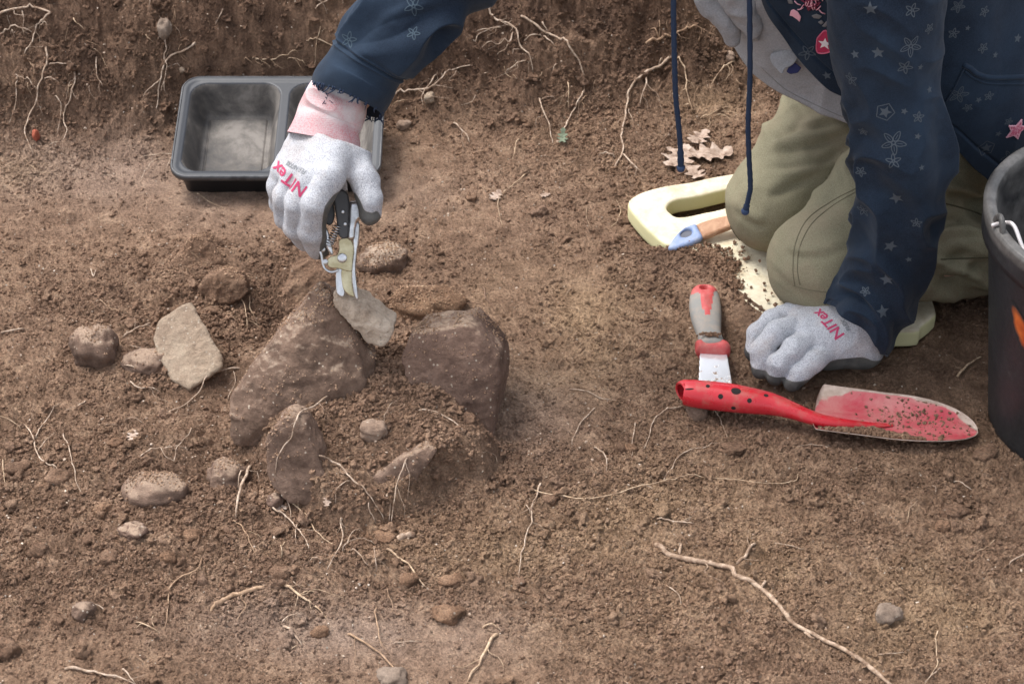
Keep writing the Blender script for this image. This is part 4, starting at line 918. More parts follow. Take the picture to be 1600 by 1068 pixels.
# ------------------------------------------------------------------ scraper (filling knife)
sct = empty('scraper', 'scraper with grey and red rubber handle and shiny steel blade', 'scraper')
zt = .034; A_ = atZ(1102, 455, zt); B_ = atZ(1113, 530, .028); axd = unit(B_-A_)
PS = Plane(atZ(1108, 500, .034), (0, -.03, 1), -axd)
M_RUB = mat('grip_grey', rough=.8); g = G(M_RUB); g.col(g.mix(g.ramp(g.noise(50, 6, .7), [(.42, (0,)*3), (.68, (.85,)*3)]), (.25, .245, .23), (.36, .29, .235))); g.bump(g.noise(400, 3), .35, .0006)
M_RED2 = mat('grip_red', rough=.55); g = G(M_RED2); g.col(g.mix(g.ramp(g.noise(60, 6, .7), [(.45, (0,)*3), (.7, (.5,)*3)]), (.50, .070, .070), (.46, .25, .20)))
def loc(x, y): return PS.px(x, y)
ux = lambda x, y: np.array(PS.px(x, y))
# grip: lofted rounded sections
secs = [(1101, 436.5, 3), (1101, 438, 15), (1101.5, 443, 22), (1102, 452, 26), (1103, 466, 27.5), (1105, 482, 26), (1107.5, 498, 22.5), (1110, 510, 20), (1112, 518, 21), (1113, 526, 22), (1113.5, 530, 12), (1113.5, 531, 1)]
def loft(secs, zt_, th, n=56, sq=2.6, sub=8):
    C = catmull([ux(x, y) for x, y, r in secs], len(secs)*sub); R = catmull([[r] for x, y, r in secs], len(secs)*sub)[:, 0]*.00068
    T = np.gradient(C, axis=0); T /= np.linalg.norm(T, axis=1)[:, None]; N = np.stack([-T[:, 1], T[:, 0]], 1); a = np.linspace(0, 2*math.pi, n, endpoint=False)
    ca = np.sign(np.cos(a))*np.abs(np.cos(a))**(2/sq); sa = np.sign(np.sin(a))*np.abs(np.sin(a))**(2/sq)
    V = np.zeros((len(C), n, 3)); V[..., :2] = C[:, None]+N[:, None]*(R[:, None]*ca)[..., None]; V[..., 2] = zt_-th+np.minimum(R, th*1.3)[:, None]/R.max()*th*1.0*sa
    return V, gridF(len(C), n, True)
V, F = loft(secs, -.001, .0135)
M_GRIPMIX = [M_RUB, M_RED2]
fc = V.reshape(-1, 3)[F].mean(1); hole_c = ux(1101.5, 446)
inl = [(1078, 442), (1088, 432), (1114, 432), (1125, 442), (1116, 453), (1113, 470), (1111, 482), (1107, 490), (1101, 486), (1097, 474), (1094, 457), (1085, 455), (1078, 450)]
iO = np.array([ux(*p) for p in inl]); sd_ = poly_sd(fc[:, :2], catmull_closed(iO, 60)); mi = ((sd_ < 0) & (fc[:, 2] > -.009)).astype(int)
dv = poly_sd(V.reshape(-1, 3)[:, :2], catmull_closed(iO, 60)); Vf = V.reshape(-1, 3).copy(); up_ = Vf[:, 2] > -.009
Vf[:, 2] += np.where(up_, .0011*sstep(.0002, -.0012, dv), 0)
iw = catmull_closed(np.array([ux(*p) for p in [(1097, 456), (1111, 456), (1110, 478), (1106, 485), (1101, 480), (1098, 470)]]), 40); dw = np.abs(poly_sd(Vf[:, :2], iw)); Vf[:, 2] -= np.where(up_, .0006*sstep(.0012, .0004, dw), 0)
dh = np.linalg.norm((Vf[:, :2]-hole_c)*np.array([1, 1.0]), axis=1); Vf[:, 2] = np.where(up_ & (dh < .0065), Vf[:, 2]-.008*sstep(.0062, .0042, dh), Vf[:, 2])
me = mesh_np('grip', PS.w(Vf), F, M_GRIPMIX, midx=mi); grip = link('grip', me, sct)
gb = bvh_of(grip); tv, tf = text_sheet('NZH', .0085, 0, .0001, .0015)
tv = put_sheet(tv, tf, gb, (1104, 468), (1, 12), lift=.0003); solid('embossed_mark', tv, mat('mark_red', (.42, .10, .09), .6), grip)
V, F = loft([(1089, 527, 1), (1090, 527, 8), (1094, 526.5, 12.5), (1104, 527.5, 11.5), (1122, 528, 12), (1133, 527.5, 13), (1139, 526, 9), (1140, 526, 1)], -.005, .0125, 28, 2.2)
solid('guard', (PS.w(V.reshape(-1, 3)), F), M_RED2, sct)
M_STEEL = mat('blade_steel', (.62, .63, .64), .14, 1.0); g = G(M_STEEL)
sm = g.ramp(g.math('ADD', g.noise(75, 6, .75), g.math('MULTIPLY', g.attr('tip'), .17)), [(.655, (0,)*3), (.69, (1,)*3)])
g.col(g.mix(sm, (.80, .81, .83), (.26, .19, .14))); g.l(g.ramp(sm, [(0, (.55,)*3), (1, (0,)*3)]), g.b.inputs['Metallic']); g.rough(g.ramp(sm, [(0, (.2,)*3), (1, (.9,)*3)])); g.bump(g.math('MULTIPLY', g.noise(200, 4), sm), .5, .001)
PSb = Plane(atZ(1117, 570, .015), unit(np.array([.02, -.02, 1])), -axd)
VF = plate(PSb, [(1095, 530), (1131, 530), (1138, 560), (1143, 590), (1147, 622), (1091, 622), (1091.5, 590), (1093, 560)], -.0009, 0, .0013, .0003)
me = mesh_np('blade', VF[0], VF[1], [M_STEEL]); q = proj(VF[0])[:, 1]; attr(me, 'tip', np.clip((q-565)/35, 0, 1)); link('blade', me, sct)
settle(sct, (A_[0], A_[1], .0))
heap('soil_on_scraper', 'dab of brown soil stuck on the neck of the scraper handle', (1111, 523), 90, .006, .0016, .001, .0006, .0018, 9, M_CR, .031)

# ------------------------------------------------------------------ red trowel
tw = empty('trowel', 'red metal garden trowel with holes in its tubular handle and soil on the blade', 'trowel')
M_REDP = mat('red_paint', rough=.28, spec=.5); g = G(M_REDP)
ch = g.ramp(g.noise(42, 7, .72), [(.50, (0,)*3), (.66, (1,)*3)])
g.col(g.mix(g.math('MULTIPLY', ch, .6), g.ramp(g.noise(12, 4), [(.35, (.42, .010, .018)), (.65, (.54, .024, .036))]), (.38, .13, .10))); g.rough(g.ramp(g.noise(60, 5), [(.35, (.20,)*3), (.7, (.6,)*3)])); g.bump(g.noise(300, 4), .12, .0006)
hz = .020
hp = [(1065, 613, 15, hz), (1069, 612, 19.5, hz), (1080, 614, 21.5, hz), (1105, 617, 22.5, hz), (1140, 621, 22.5, hz), (1175, 626, 20.5, hz), (1205, 631, 17.5, hz-.001), (1235, 640, 14.5, hz-.002), (1262, 650, 12.5, hz-.004), (1290, 658, 11.5, .013), (1325, 662, 9, .011), (1360, 664, 6, .0095), (1395, 664, 2.5, .009)]
HC = np.array([atZ(x, y, z) for x, y, r, z in hp]); HRr = np.array([r*.00071 for x, y, r, z in hp]); n = 130
Cc = catmull(HC, n); Rr_ = catmull(HRr[:, None], n)[:, 0]; T, N, Bn = frames(Cc); a = np.linspace(0, 2*math.pi, 72, endpoint=False)
squash = np.interp(np.linspace(0, 1, n), [0, .5, .75, 1], [1, 1, .75, .55])
V = Cc[:, None]+Rr_[:, None, None]*(np.cos(a)[None, :, None]*N[:, None]*squash[:, None, None]+np.sin(a)[None, :, None]*Bn[:, None])
inner = V*0; inner = Cc[:, None]+(Rr_-.0012)[:, None, None]*(np.cos(a)[None, :, None]*N[:, None]*squash[:, None, None]+np.sin(a)[None, :, None]*Bn[:, None])
K = 20; VV = np.concatenate([inner[:K][::-1], V]).reshape(-1, 3); handle = solid('handle', (VV, gridF(n+K, 72, True)), M_REDP, tw)
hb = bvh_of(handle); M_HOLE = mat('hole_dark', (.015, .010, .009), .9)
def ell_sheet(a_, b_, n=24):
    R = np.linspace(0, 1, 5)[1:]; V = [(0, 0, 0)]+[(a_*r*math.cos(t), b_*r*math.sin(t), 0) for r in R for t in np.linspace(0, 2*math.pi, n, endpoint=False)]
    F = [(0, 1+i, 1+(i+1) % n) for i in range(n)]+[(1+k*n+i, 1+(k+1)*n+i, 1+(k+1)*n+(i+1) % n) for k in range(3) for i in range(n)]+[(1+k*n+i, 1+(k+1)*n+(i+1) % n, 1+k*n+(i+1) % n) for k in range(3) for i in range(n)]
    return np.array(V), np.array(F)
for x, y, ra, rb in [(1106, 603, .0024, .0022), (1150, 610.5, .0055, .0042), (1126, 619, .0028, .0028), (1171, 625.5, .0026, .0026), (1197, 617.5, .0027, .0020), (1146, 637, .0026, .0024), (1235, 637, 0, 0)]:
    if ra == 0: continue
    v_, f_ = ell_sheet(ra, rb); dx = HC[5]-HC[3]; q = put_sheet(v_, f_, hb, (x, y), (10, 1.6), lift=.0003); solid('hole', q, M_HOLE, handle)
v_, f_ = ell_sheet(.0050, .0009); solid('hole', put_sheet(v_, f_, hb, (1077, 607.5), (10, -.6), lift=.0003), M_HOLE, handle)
# blade: shallow trough, near edge curled up
tip = atZ(1530, 667, .022); root_ = atZ(1272, 648, .006); bx = unit((tip-root_)*np.array([1, 1, 0])); by = np.array([-bx[1], bx[0], 0]); L = np.linalg.norm((tip-root_)[:2])
nu, nv = 150, 70; u = np.linspace(0, 1, nu)[:, None]; v = np.linspace(-1, 1, nv)[None, :]
wf = np.where(u < .45, .043-.002*u, .0421*np.clip(1-((u-.45).clip(0)/.55)**2.3, 0, 1)**.56+.0002); wf = wf*sstep(-.012, .035, u)**.4
zz = .0045+np.where(v < 0, .016, .011)*np.abs(v)**2.3*(wf/.039)**1.0+.010*u**2+.004*np.exp(-(v/.18)**2)*sstep(.62, 0, u)+.0012*noise2(u*3+v, v*2, 1.0, 3)
Xb = root_[0]+bx[0]*u*L+by[0]*v*wf; Yb = root_[1]+bx[1]*u*L+by[1]*v*wf; top = np.stack([Xb, Yb, zz], -1); bot = top-np.array([0, 0, .0014])
idx = np.arange(nu*nv).reshape(nu, nv); bd = np.concatenate([idx[:, 0], idx[-1, 1:], idx[::-1, -1][1:], idx[0, ::-1][1:-1]]); nb = nu*nv
Fs = np.stack([bd, bd+nb, np.roll(bd, -1)+nb, np.roll(bd, -1)], 1)
M_BLADE = mat('red_blade_worn', rough=.5); g = G(M_BLADE)
nn = g.noise(22, 7, .7, dist=.3); ed = g.math('ADD', g.attr('edge'), g.math('MULTIPLY', g.math('SUBTRACT', nn, .5), .9))
cc = g.mix(g.ramp(nn, [(.38, (.0,)*3), (.62, (.60,)*3)]), (.43, .035, .058), (.48, .24, .21))
cc = g.mix(g.ramp(ed, [(.55, (0,)*3), (.66, (.95,)*3)]), cc, g.ramp(g.noise(90, 4), [(.3, (.27, .20, .15)), (.7, (.50, .41, .34))]))
cc = g.mix(g.ramp(g.noise(140, 5, .7), [(.63, (0,)*3), (.69, (.8,)*3)]), cc, (.14, .085, .06))
g.col(cc); g.bump(g.noise(150, 5), .3, .001)
me = mesh_mix('blade', [(np.concatenate([top.reshape(-1, 3), bot.reshape(-1, 3)]), np.concatenate([gridF(nu, nv), gridF(nu, nv)[:, ::-1]+nb, Fs]), 0)], [M_BLADE])
edg = np.clip((1-np.minimum((1-np.abs(v))*wf/.012, 1))*.5+np.clip((.30-u)/.3, 0, 1)*np.clip(.35+v*.8, 0, 1)*.75+np.clip((u-.45)*1.5, 0, 1)*np.clip((v-.1)*1.2, 0, 1)*.7+np.clip((u-.86)*5, 0, 1)*.5, 0, 1)
edg = np.where(np.abs(v)+0*u > .955, 1, edg); attr(me, 'edge', np.tile(edg.reshape(-1), 2)); blade = link('blade', me, tw); settle(tw, (root_[0], root_[1], 0))
bb = bvh_of(blade)
def on_blade(name, label, n, seed):
    rs = np.random.RandomState(seed); U = np.clip(np.concatenate([rs.normal(.38, .11, n), rs.normal(.62, .16, n//5)]), .05, .95); W = np.clip(np.concatenate([rs.normal(-.66, .10, n), rs.normal(.3, .4, n//5)]), -.90, .9)
    i = (U*(nu-1)).astype(int); j = ((W+1)/2*(nv-1)).astype(int); P = top[i, j]; k = len(P)
    R = .0007+.0025*rs.rand(k)**2; hg = .007*np.exp(-((U-.38)/.13)**2-((W+.66)/.16)**2)*rs.rand(k)**.5; R[n:] *= .5
    V0, F0 = ico(2); var = np.array([V0*np.clip(1+.5*fbm3(V0, .9, 2, .6, q*9.1)+.9*noise3(V0, 1.9, q*5.3), .35, 2)[:, None] for q in range(30)])
    P = P+np.stack([0*R, 0*R, R*.4+hg], 1); V = (var[rs.randint(0, 30, k)]*R[:, None, None]+P[:, None]).reshape(-1, 3); F = (F0[None]+(np.arange(k)*len(V0))[:, None, None]).reshape(-1, 3)
    return tag(link(name, mesh_np(name, V, F, [M_CR], smooth=False)), label, None, None, 'stuff')
on_blade('soil_on_trowel', 'loose soil lying along the near edge of the trowel blade', 1500, 3)

# ------------------------------------------------------------------ bucket
bk = empty('bucket', 'black plastic builders bucket with a wire handle, cut off at the right edge', 'bucket')
Rb, Rt, Hb = .118, .156, .285
cb = atZ(1546, 660, 0); CBX = cb[0]+Rb
# slide the axis until the left side of the foot meets the photo
bc = np.array([CBX, cb[1]+.0, -.004]); 
M_BK = mat('bucket_plastic', rough=.42, spec=.5); g = G(M_BK)
_n = g.noise(9, 6, .75, dist=.8); sn_ = g.noise(240, 5, .75)
g.col(g.mix(g.math('MULTIPLY', g.ramp(g.math('ADD', g.math('MULTIPLY', g.attr('dirt'), .38), _n), [(.62, (0,)*3), (.98, (1,)*3)]), .8), g.ramp(sn_, [(.35, (.010, .011, .013)), (.72, (.030, .031, .034))]), g.ramp(g.noise(50, 5, .7), [(.3, (.10, .09, .08)), (.7, (.26, .245, .23))])))
g.rough(g.ramp(_n, [(.3, (.32,)*3), (.7, (.6,)*3)])); g.bump(sn_, .25, .0008)
prof = [(.002, .004), (Rb-.012, .004), (Rb-.004, .000), (Rb, .007), (Rb+(Rt-Rb)*.5, Hb*.5), (Rt-.0035, Hb-.036), (Rt+.004, Hb-.034), (Rt+.0055, Hb-.010), (Rt+.0062, Hb-.003), (Rt+.004, Hb+.0008), (Rt-.001, Hb+.001), (Rt-.0065, Hb-.001), (Rt-.0085, Hb-.006), (Rt-.010, Hb-.03), (Rb+(Rt-Rb)*.5-.006, Hb*.5), (Rb-.008, .012), (.002, .010)]
pr = []
for i in range(len(prof)-1):
    k = 12 if np.hypot(prof[i+1][0]-prof[i][0], prof[i+1][1]-prof[i][1]) > .03 else 3
    for q in range(k): pr.append(tuple(np.array(prof[i])*(1-q/k)+np.array(prof[i+1])*q/k))
pr.append(prof[-1]); pr = np.array(pr)
V, F = lathe_np(pr, 144, bc); me = mesh_np('body', V, F, [M_BK]); bt_i = np.arange(len(pr)) >= len(pr)*.62
dirt = np.where((V[:, 2]-bc[2] > Hb-.012), .95, 0.0); rloc = np.hypot(V[:, 0]-bc[0], V[:, 1]-bc[1]); ri = np.repeat(np.arange(len(pr)), 144)
dirt = np.maximum(dirt, np.where(ri > len(pr)*.55, .75, 0)); attr(me, 'dirt', dirt); body = link('body', me, bk)
ang = math.radians(189); er = np.array([math.cos(ang), math.sin(ang), 0]); et = np.array([-er[1], er[0], 0])
ec = bc+er*(Rt-.002)+np.array([0, 0, Hb+.002])
pe = Plane(ec+er*.001, er, (0, 0, 1)); me = None
arc = [ec+et*(.011*math.cos(t))+np.array([0, 0, -.006+.016*math.sin(t)])+er*(.002) for t in np.linspace(-.35, math.pi+.35, 18)]
V, F = tube_np(arc, .0032, 10); o = solid('handle_ear', (V, F), M_BK, bk); attr(o.data, 'dirt', np.full(len(V), .8))
M_WIRE = mat('handle_wire', (.62, .58, .57), .35, .3); 
w0 = ec+np.array([0, 0, .001]); Lw = [w0+er*.010, w0-er*.004+np.array([0, 0, .002]), w0-er*.010+et*.010+np.array([0, 0, .003])]
for t in np.linspace(.08, 1, 14): aa = ang+math.pi*t*.99; rr_ = Rt-.012-.004*math.sin(math.pi*t); Lw.append(bc+np.array([math.cos(aa)*rr_, math.sin(aa)*rr_, Hb-.002-.035*math.sin(math.pi*t)]))
V, F = tube_np(catmull(Lw, 140), .0022, 8); solid('wire_handle', (V, F), M_WIRE, bk)
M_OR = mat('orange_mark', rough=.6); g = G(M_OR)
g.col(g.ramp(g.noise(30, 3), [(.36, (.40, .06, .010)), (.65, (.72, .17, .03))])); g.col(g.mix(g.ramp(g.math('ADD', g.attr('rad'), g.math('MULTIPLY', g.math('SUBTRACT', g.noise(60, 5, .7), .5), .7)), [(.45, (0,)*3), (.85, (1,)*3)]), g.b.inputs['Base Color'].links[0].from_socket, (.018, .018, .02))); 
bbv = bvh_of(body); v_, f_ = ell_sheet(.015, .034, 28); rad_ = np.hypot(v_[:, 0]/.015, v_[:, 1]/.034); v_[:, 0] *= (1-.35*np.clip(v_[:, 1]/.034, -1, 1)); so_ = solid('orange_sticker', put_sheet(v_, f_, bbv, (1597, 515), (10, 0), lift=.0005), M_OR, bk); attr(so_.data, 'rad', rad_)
settle(bk, bc)
print('bucket foot', proj(bc+np.array([-Rb, 0, .004])), 'rim left', proj(bc+np.array([-Rt-.006, 0, Hb])))
print('ear', proj(ec))
# ------------------------------------------------------------------ the kneeling person
def aY(t): return atY(*t)
def aZ(t): return atZ(*t)
def pxr(P, rpx): return rpx*float((np.asarray(P)-CAMP)@np.array([0, _c, -_s]))/FPX
M_SKIN = mat('skin', (.50, .31, .23), .6)
M_TRO = mat('trousers_cloth', rough=.9, spec=.2); g = G(M_TRO)
g.col(g.mix(g.ramp(g.noise(14, 6, .7), [(.45, (0,)*3), (.75, (.6,)*3)]), g.ramp(g.noise(900, 2), [(.35, (.180, .163, .106)), (.65, (.258, .238, .160))]), (.29, .23, .16)))
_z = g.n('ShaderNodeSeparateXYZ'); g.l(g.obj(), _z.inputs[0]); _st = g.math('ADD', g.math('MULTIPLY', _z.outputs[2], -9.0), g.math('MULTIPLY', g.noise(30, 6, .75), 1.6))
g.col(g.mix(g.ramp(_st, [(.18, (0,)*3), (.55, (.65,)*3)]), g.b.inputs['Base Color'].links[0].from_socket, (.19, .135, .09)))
g.bump(g.noise(1300, 2), .25, .0003, g.bump(g.noise(34, 4, .5, dist=.8), .25, .004))
M_NAVY = mat('hoodie_cloth', rough=.92, spec=.15); g = G(M_NAVY)
g.col(g.mix(g.ramp(g.noise(9, 5, .65), [(.42, (0,)*3), (.7, (.8,)*3)]), g.ramp(g.noise(800, 2, .6), [(.35, (.008, .014, .025)), (.65, (.016, .026, .045))]), (.024, .041, .068)))
g.b.inputs['Sheen Weight'].default_value = .07; g.b.inputs['Sheen Roughness'].default_value = .5
g.bump(g.noise(1100, 2), .3, .0003, g.bump(g.noise(45, 4, .5, dist=.5), .3, .003))
M_NAVY2 = mat('drawstring_cord', (.014, .028, .062), .9); g = G(M_NAVY2); g.bump(g.noise(900, 2), .5, .0005)
M_PRINT = mat('grey_print', (.075, .090, .108), .85, spec=.15)
M_SHIRT = mat('shirt_cloth', rough=.92, spec=.2); g = G(M_SHIRT)
g.col(g.ramp(g.noise(500, 3, .7), [(.3, (.25, .25, .26)), (.7, (.34, .34, .355))])); g.bump(g.noise(1000, 2), .25, .0003, g.bump(g.noise(30, 5, .55, dist=1.0), .5, .006))
M_GLOVE = mat('glove_knit', rough=.88, spec=.25); g = G(M_GLOVE)
kn = g.noise(820, 3, .8); kc = g.ramp(kn, [(.32, (.17, .18, .205)), (.47, (.39, .40, .435)), (.64, (.58, .59, .62))])
kc = g.mix(g.ramp(g.noise(24, 6, .7), [(.48, (0,)*3), (.72, (.5,)*3)]), kc, (.36, .28, .23)); kc = g.mix(g.ramp(g.math('ADD', g.attr('coat'), g.math('MULTIPLY', g.math('SUBTRACT', g.noise(70, 5, .7), .5), .5)), [(.02, (0,)*3), (.42, (.5,)*3)]), kc, (.25, .20, .17))
g.col(g.mix(g.ramp(g.attr('coat'), [(.42, (0,)*3), (.55, (1,)*3)]), kc, g.ramp(g.noise(60, 5), [(.3, (.065, .066, .066)), (.7, (.13, .125, .115))])))
g.rough(g.ramp(g.attr('coat'), [(.4, (.9,)*3), (.6, (.55,)*3)])); g.bump(kn, .6, .0009, g.bump(g.noise(55, 4, .6), .35, .003))
M_CUFF = mat('cuff_knit', rough=.9); g = G(M_CUFF)
wv = g.n('ShaderNodeTexWave'); wv.inputs['Scale'].default_value = 170; wv.inputs['Distortion'].default_value = 1.0; wv.bands_direction = 'Z'; g.l(g.obj(), wv.inputs['Vector'])
pk = g.mix(g.ramp(g.noise(45, 3, .6), [(.40, (0,)*3), (.62, (1,)*3)]), (.54, .44, .44), (.50, .22, .23)); pk = g.mix(g.ramp(g.attr('band'), [(.70, (0,)*3), (.80, (.7,)*3)]), pk, (.52, .19, .21)); pk = g.mix(g.ramp(g.attr('rim'), [(.35, (0,)*3), (.6, (1,)*3)]), pk, (.66, .63, .64))
g.col(g.mix(g.math('MULTIPLY', g.ramp(g.noise(700, 2, .8), [(.4, (0,)*3), (.55, (1,)*3)]), .5), pk, (.56, .52, .53))); g.bump(wv.outputs['Fac'], .18, .0006, g.bump(g.noise(700, 2), .4, .0005))

person = empty('person', 'person kneeling in a navy hoodie with faint flower print, olive trousers and grey work gloves', 'person')
P_ = lambda pts: [aY(p[:3]) for p in pts]
# key joints
K1 = atY(1296, 404, .036); K2 = atY(1216, 315, .163); Hp1 = atY(1640, 70, .30); Hp2 = atY(1470, -10, .40)
A1 = atY(1650, 380, .110); A2 = atY(1600, 250, .24)
W2 = atY(1352, 503, -.035); E2 = atY(1407, 222, -.030); S2 = atY(1370, -190, .04)
W1 = atY(530, 170, .005); E1 = atY(770, -110, .03); S1 = atY(1010, -380, .10)
CH = atY(1240, -300, .17); NK = atY(1150, -430, .09); HD = atY(1090, -520, .04); PEL = (Hp1+Hp2)/2+np.array([0, .03, .02])
def body_sdf(X):
    d = rcone(X, PEL, CH, .095, .10)
    for a, b, r1, r2 in ((S1, S2, .055, .055), (CH, NK, .07, .045), (NK, HD, .045, .045), (S1, E1, .040, .032), (E1, W1, .032, .022), (S2, E2, .040, .033), (E2, W2+np.array([0, 0, .01]), .033, .022),
                         (Hp1, K1, .066, .046), (Hp2, K2, .062, .046), (K1, A1, .045, .032), (K2, A2, .045, .032)): d = smin(d, rcone(X, a, b, r1, r2), .02)
    d = smin(d, ellip(X, HD+np.array([-.02, -.02, .03]), (.078, .092, .115)), .02)
    return smin(d, rcone(X, HD+np.array([-.05, -.085, .02]), HD+np.array([-.055, -.11, .005]), .010, .013), .012)
allp = np.array([K1, K2, Hp1, Hp2, A1, A2, W2, S2, W1, S1, CH, HD, PEL]); V, F = sdf_np(body_sdf, allp.min(0)-.17, allp.max(0)+.17, .010)
solid('body', (V, F), M_SKIN, person)
# trousers
def tro(X):
    d1 = smin(rcone(X, K1, K1+(Hp1-K1)*.5, .060, .083), rcone(X, K1+(Hp1-K1)*.5, Hp1, .083, .10), .02)
    d1 = smin(d1, rcone(X, K1+np.array([.01, .004, -.008]), A1, .054, .047), .010)
    d1 = smin(d1, ellip(X, K1+np.array([-.008, -.004, -.004]), (.062, .060, .058)), .02)
    d2 = smin(rcone(X, K2, K2+(Hp2-K2)*.5, .062, .082), rcone(X, K2+(Hp2-K2)*.5, Hp2, .082, .10), .02)
    d2 = smin(d2, rcone(X, K2+np.array([.01, .004, -.010]), A2, .054, .047), .010)
    d = smin(d1, d2, .006); return smin(d, rcone(X, PEL, PEL+(CH-PEL)*.3, .12, .12), .03)
pts = np.array([K1, K2, Hp1, Hp2, A1, A2, PEL]); V, F = sdf_np(tro, pts.min(0)-.14, pts.max(0)+.14, .0042); V = relax(V, F, 3); Nn = vnormals(V, F)
def folds(V, A, B, amp, fr, seed, w_=1.0):
    """cloth folds that run across a limb, gathered towards B"""
    ax = B-A; L = np.linalg.norm(ax); ax = ax/L; t = (V-A)@ax/L; sidev = np.cross(ax, (0, 0, 1)); s_ = V@unit(sidev)
    q = noise3(np.stack([t*3.2*w_+.35*noise3(V, 9, seed), s_*5, V@np.cross(ax, unit(sidev))*3], 1), fr, seed)
    return amp*(1-2*np.abs(q))
rid = lambda q: (1-2.6*np.abs(q)).clip(-.8, 1)
q1 = noise3(np.stack([V[:, 0]*16+V[:, 2]*34+V[:, 1]*10, V[:, 0]*-9+V[:, 2]*5, V[:, 1]*9], 1), 1.0, 31.0); q2 = noise3(np.stack([V[:, 0]*40+V[:, 2]*90, V[:, 0]*-20+V[:, 2]*14, V[:, 1]*22], 1), 1.0, 37.0)
kd = np.minimum(np.linalg.norm(V-K1, axis=1), np.linalg.norm(V-K2, axis=1))
dT = (.0080*rid(q1)+.0036*rid(q2))*sstep(.045, .16, kd)+.0022*rid(noise3(V, 24, 12.0))+.0030*fbm3(V, 12, 3, .5, 8.0)+.004*(1-2*np.abs(noise3(V*np.array([1, .6, 1.8]), 22, 6.0)))*sstep(.12, .3, V[:, 0]-K1[0])
tb0 = BVHTree.FromPolygons([tuple(q) for q in V], [tuple(q) for q in F])
def crease(pts, dep, wd, side=1):
    out = []
    for a, b in catmull(np.array(pts, float), len(pts)*6):
        d = ray(a, b); h_ = tb0.ray_cast(Vector(CAMP), Vector(d/np.linalg.norm(d)))
        if h_[0] is not None: out.append(np.array(h_[0]))
    if len(out) < 3: return 0
    out = np.array(out); d = np.full(len(V), 1e9); s_ = np.zeros(len(V)); tt_ = np.zeros(len(V))
    for i in range(len(out)-1):
        e = out[i+1]-out[i]; w_ = V-out[i]; t = np.clip(w_@e/(e@e+1e-12), 0, 1); q = w_-t[:, None]*e; k = np.linalg.norm(q, axis=1)
        m_ = k < d; d[m_] = k[m_]; s_[m_] = q[m_]@unit(np.array([0, _s, _c])); tt_[m_] = (i+t[m_])/(len(out)-1)
    en = np.sin(np.pi*np.clip(tt_, 0, 1))**.6
    return en*(-dep*np.exp(-(s_/wd)**2)+dep*.9*np.exp(-((s_-side*2.1*wd)/(1.5*wd))**2))*np.exp(-(np.maximum(d-np.abs(s_), 0)/.01)**2)*(d < .05)
for pts_, dp_, wd_, sd_i in [([(1336, 205), (1290, 222), (1240, 235), (1196, 240)], .0050, .0045, 1), ([(1330, 228), (1285, 252), (1235, 262), (1190, 262)], .0045, .004, -1), ([(1310, 250), (1260, 280), (1222, 300), (1200, 308)], .0045, .005, 1),
   ([(1338, 188), (1300, 192), (1260, 200), (1225, 198)], .004, .0035, 1), ([(1338, 262), (1310, 300), (1290, 330), (1262, 352)], .0035, .005, -1), ([(1225, 395), (1250, 402), (1290, 400), (1330, 385)], .0030, .004, 1), ([(1150, 330), (1180, 350), (1200, 352)], .003, .004, 1),
   ([(1462, 352), (1490, 345), (1520, 352), (1552, 362)], .0055, .004, 1), ([(1455, 455), (1490, 440), (1525, 420), (1556, 395)], .0055, .0045, 1), ([(1458, 425), (1490, 405), (1520, 390)], .004, .004, -1), ([(1462, 300), (1500, 312), (1545, 330)], .006, .004, 1), ([(1460, 380), (1500, 372), (1550, 375)], .004, .004, 1),
   ([(1232, 130), (1222, 165), (1200, 205)], .003, .004, 1), ([(1262, 172), (1240, 200), (1205, 222)], .0035, .004, -1)]: dT = dT+crease(pts_, dp_, wd_, sd_i)
V = V+Nn*dT[:, None]; V[:, 2] = np.maximum(V[:, 2], MATZ+.001-.02*sstep(.02, .08, V[:, 0]-atZ(1462, 480)[0]))
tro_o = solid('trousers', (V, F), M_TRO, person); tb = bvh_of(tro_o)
def seam(name, surf, pts, r, m, parent, lift=0, dash=0):
    out = []
    for a, b in pts:
        d = ray(a, b); L = np.linalg.norm(d); h_ = surf.ray_cast(Vector(CAMP), Vector(d/L))
        if h_[0] is not None: out.append(np.array(h_[0])+np.array(h_[1])*lift)
    if len(out) < 3: return None
    C = catmull(out, len(out)*8); V, F = tube_np(C, r, 6); return solid(name, (V, F), m, parent)
def lin(pts, n=9): return [tuple(q) for q in catmull(np.array(pts, float), (len(pts)-1)*n)]
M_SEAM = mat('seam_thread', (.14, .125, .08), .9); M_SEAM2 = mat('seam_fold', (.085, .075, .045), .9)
for p_ in ([(1336, 300), (1300, 322), (1268, 350), (1250, 385), (1246, 420), (1250, 445)], [(1338, 294), (1300, 314), (1262, 342), (1243, 380), (1239, 420), (1242, 447)], [(1240, 446), (1262, 452), (1290, 456), (1315, 456)]): seam('seam', tb, lin(p_), .0007, M_SEAM, tro_o)
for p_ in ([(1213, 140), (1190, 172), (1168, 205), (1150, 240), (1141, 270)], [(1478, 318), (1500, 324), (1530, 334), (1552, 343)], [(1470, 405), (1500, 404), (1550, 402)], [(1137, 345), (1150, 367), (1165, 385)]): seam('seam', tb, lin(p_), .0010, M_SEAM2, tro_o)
# boots beyond the frame
for A_, s_ in ((A1, 1), (A2, 1)):
    bo = lambda X, A_=A_: smin(rcone(X, A_+np.array([-.02, 0, 0]), A_+np.array([.05, .01, .01]), .045, .048), ellip(X, A_+np.array([.07, .02, -.02]), (.045, .045, .075)), .02)
    V, F = sdf_np(bo, A_-.14, A_+.2, .005); V[:, 2] = np.maximum(V[:, 2], .002); solid('boot', (V, F), mat('boot_leather', (.10, .065, .04), .6), person)

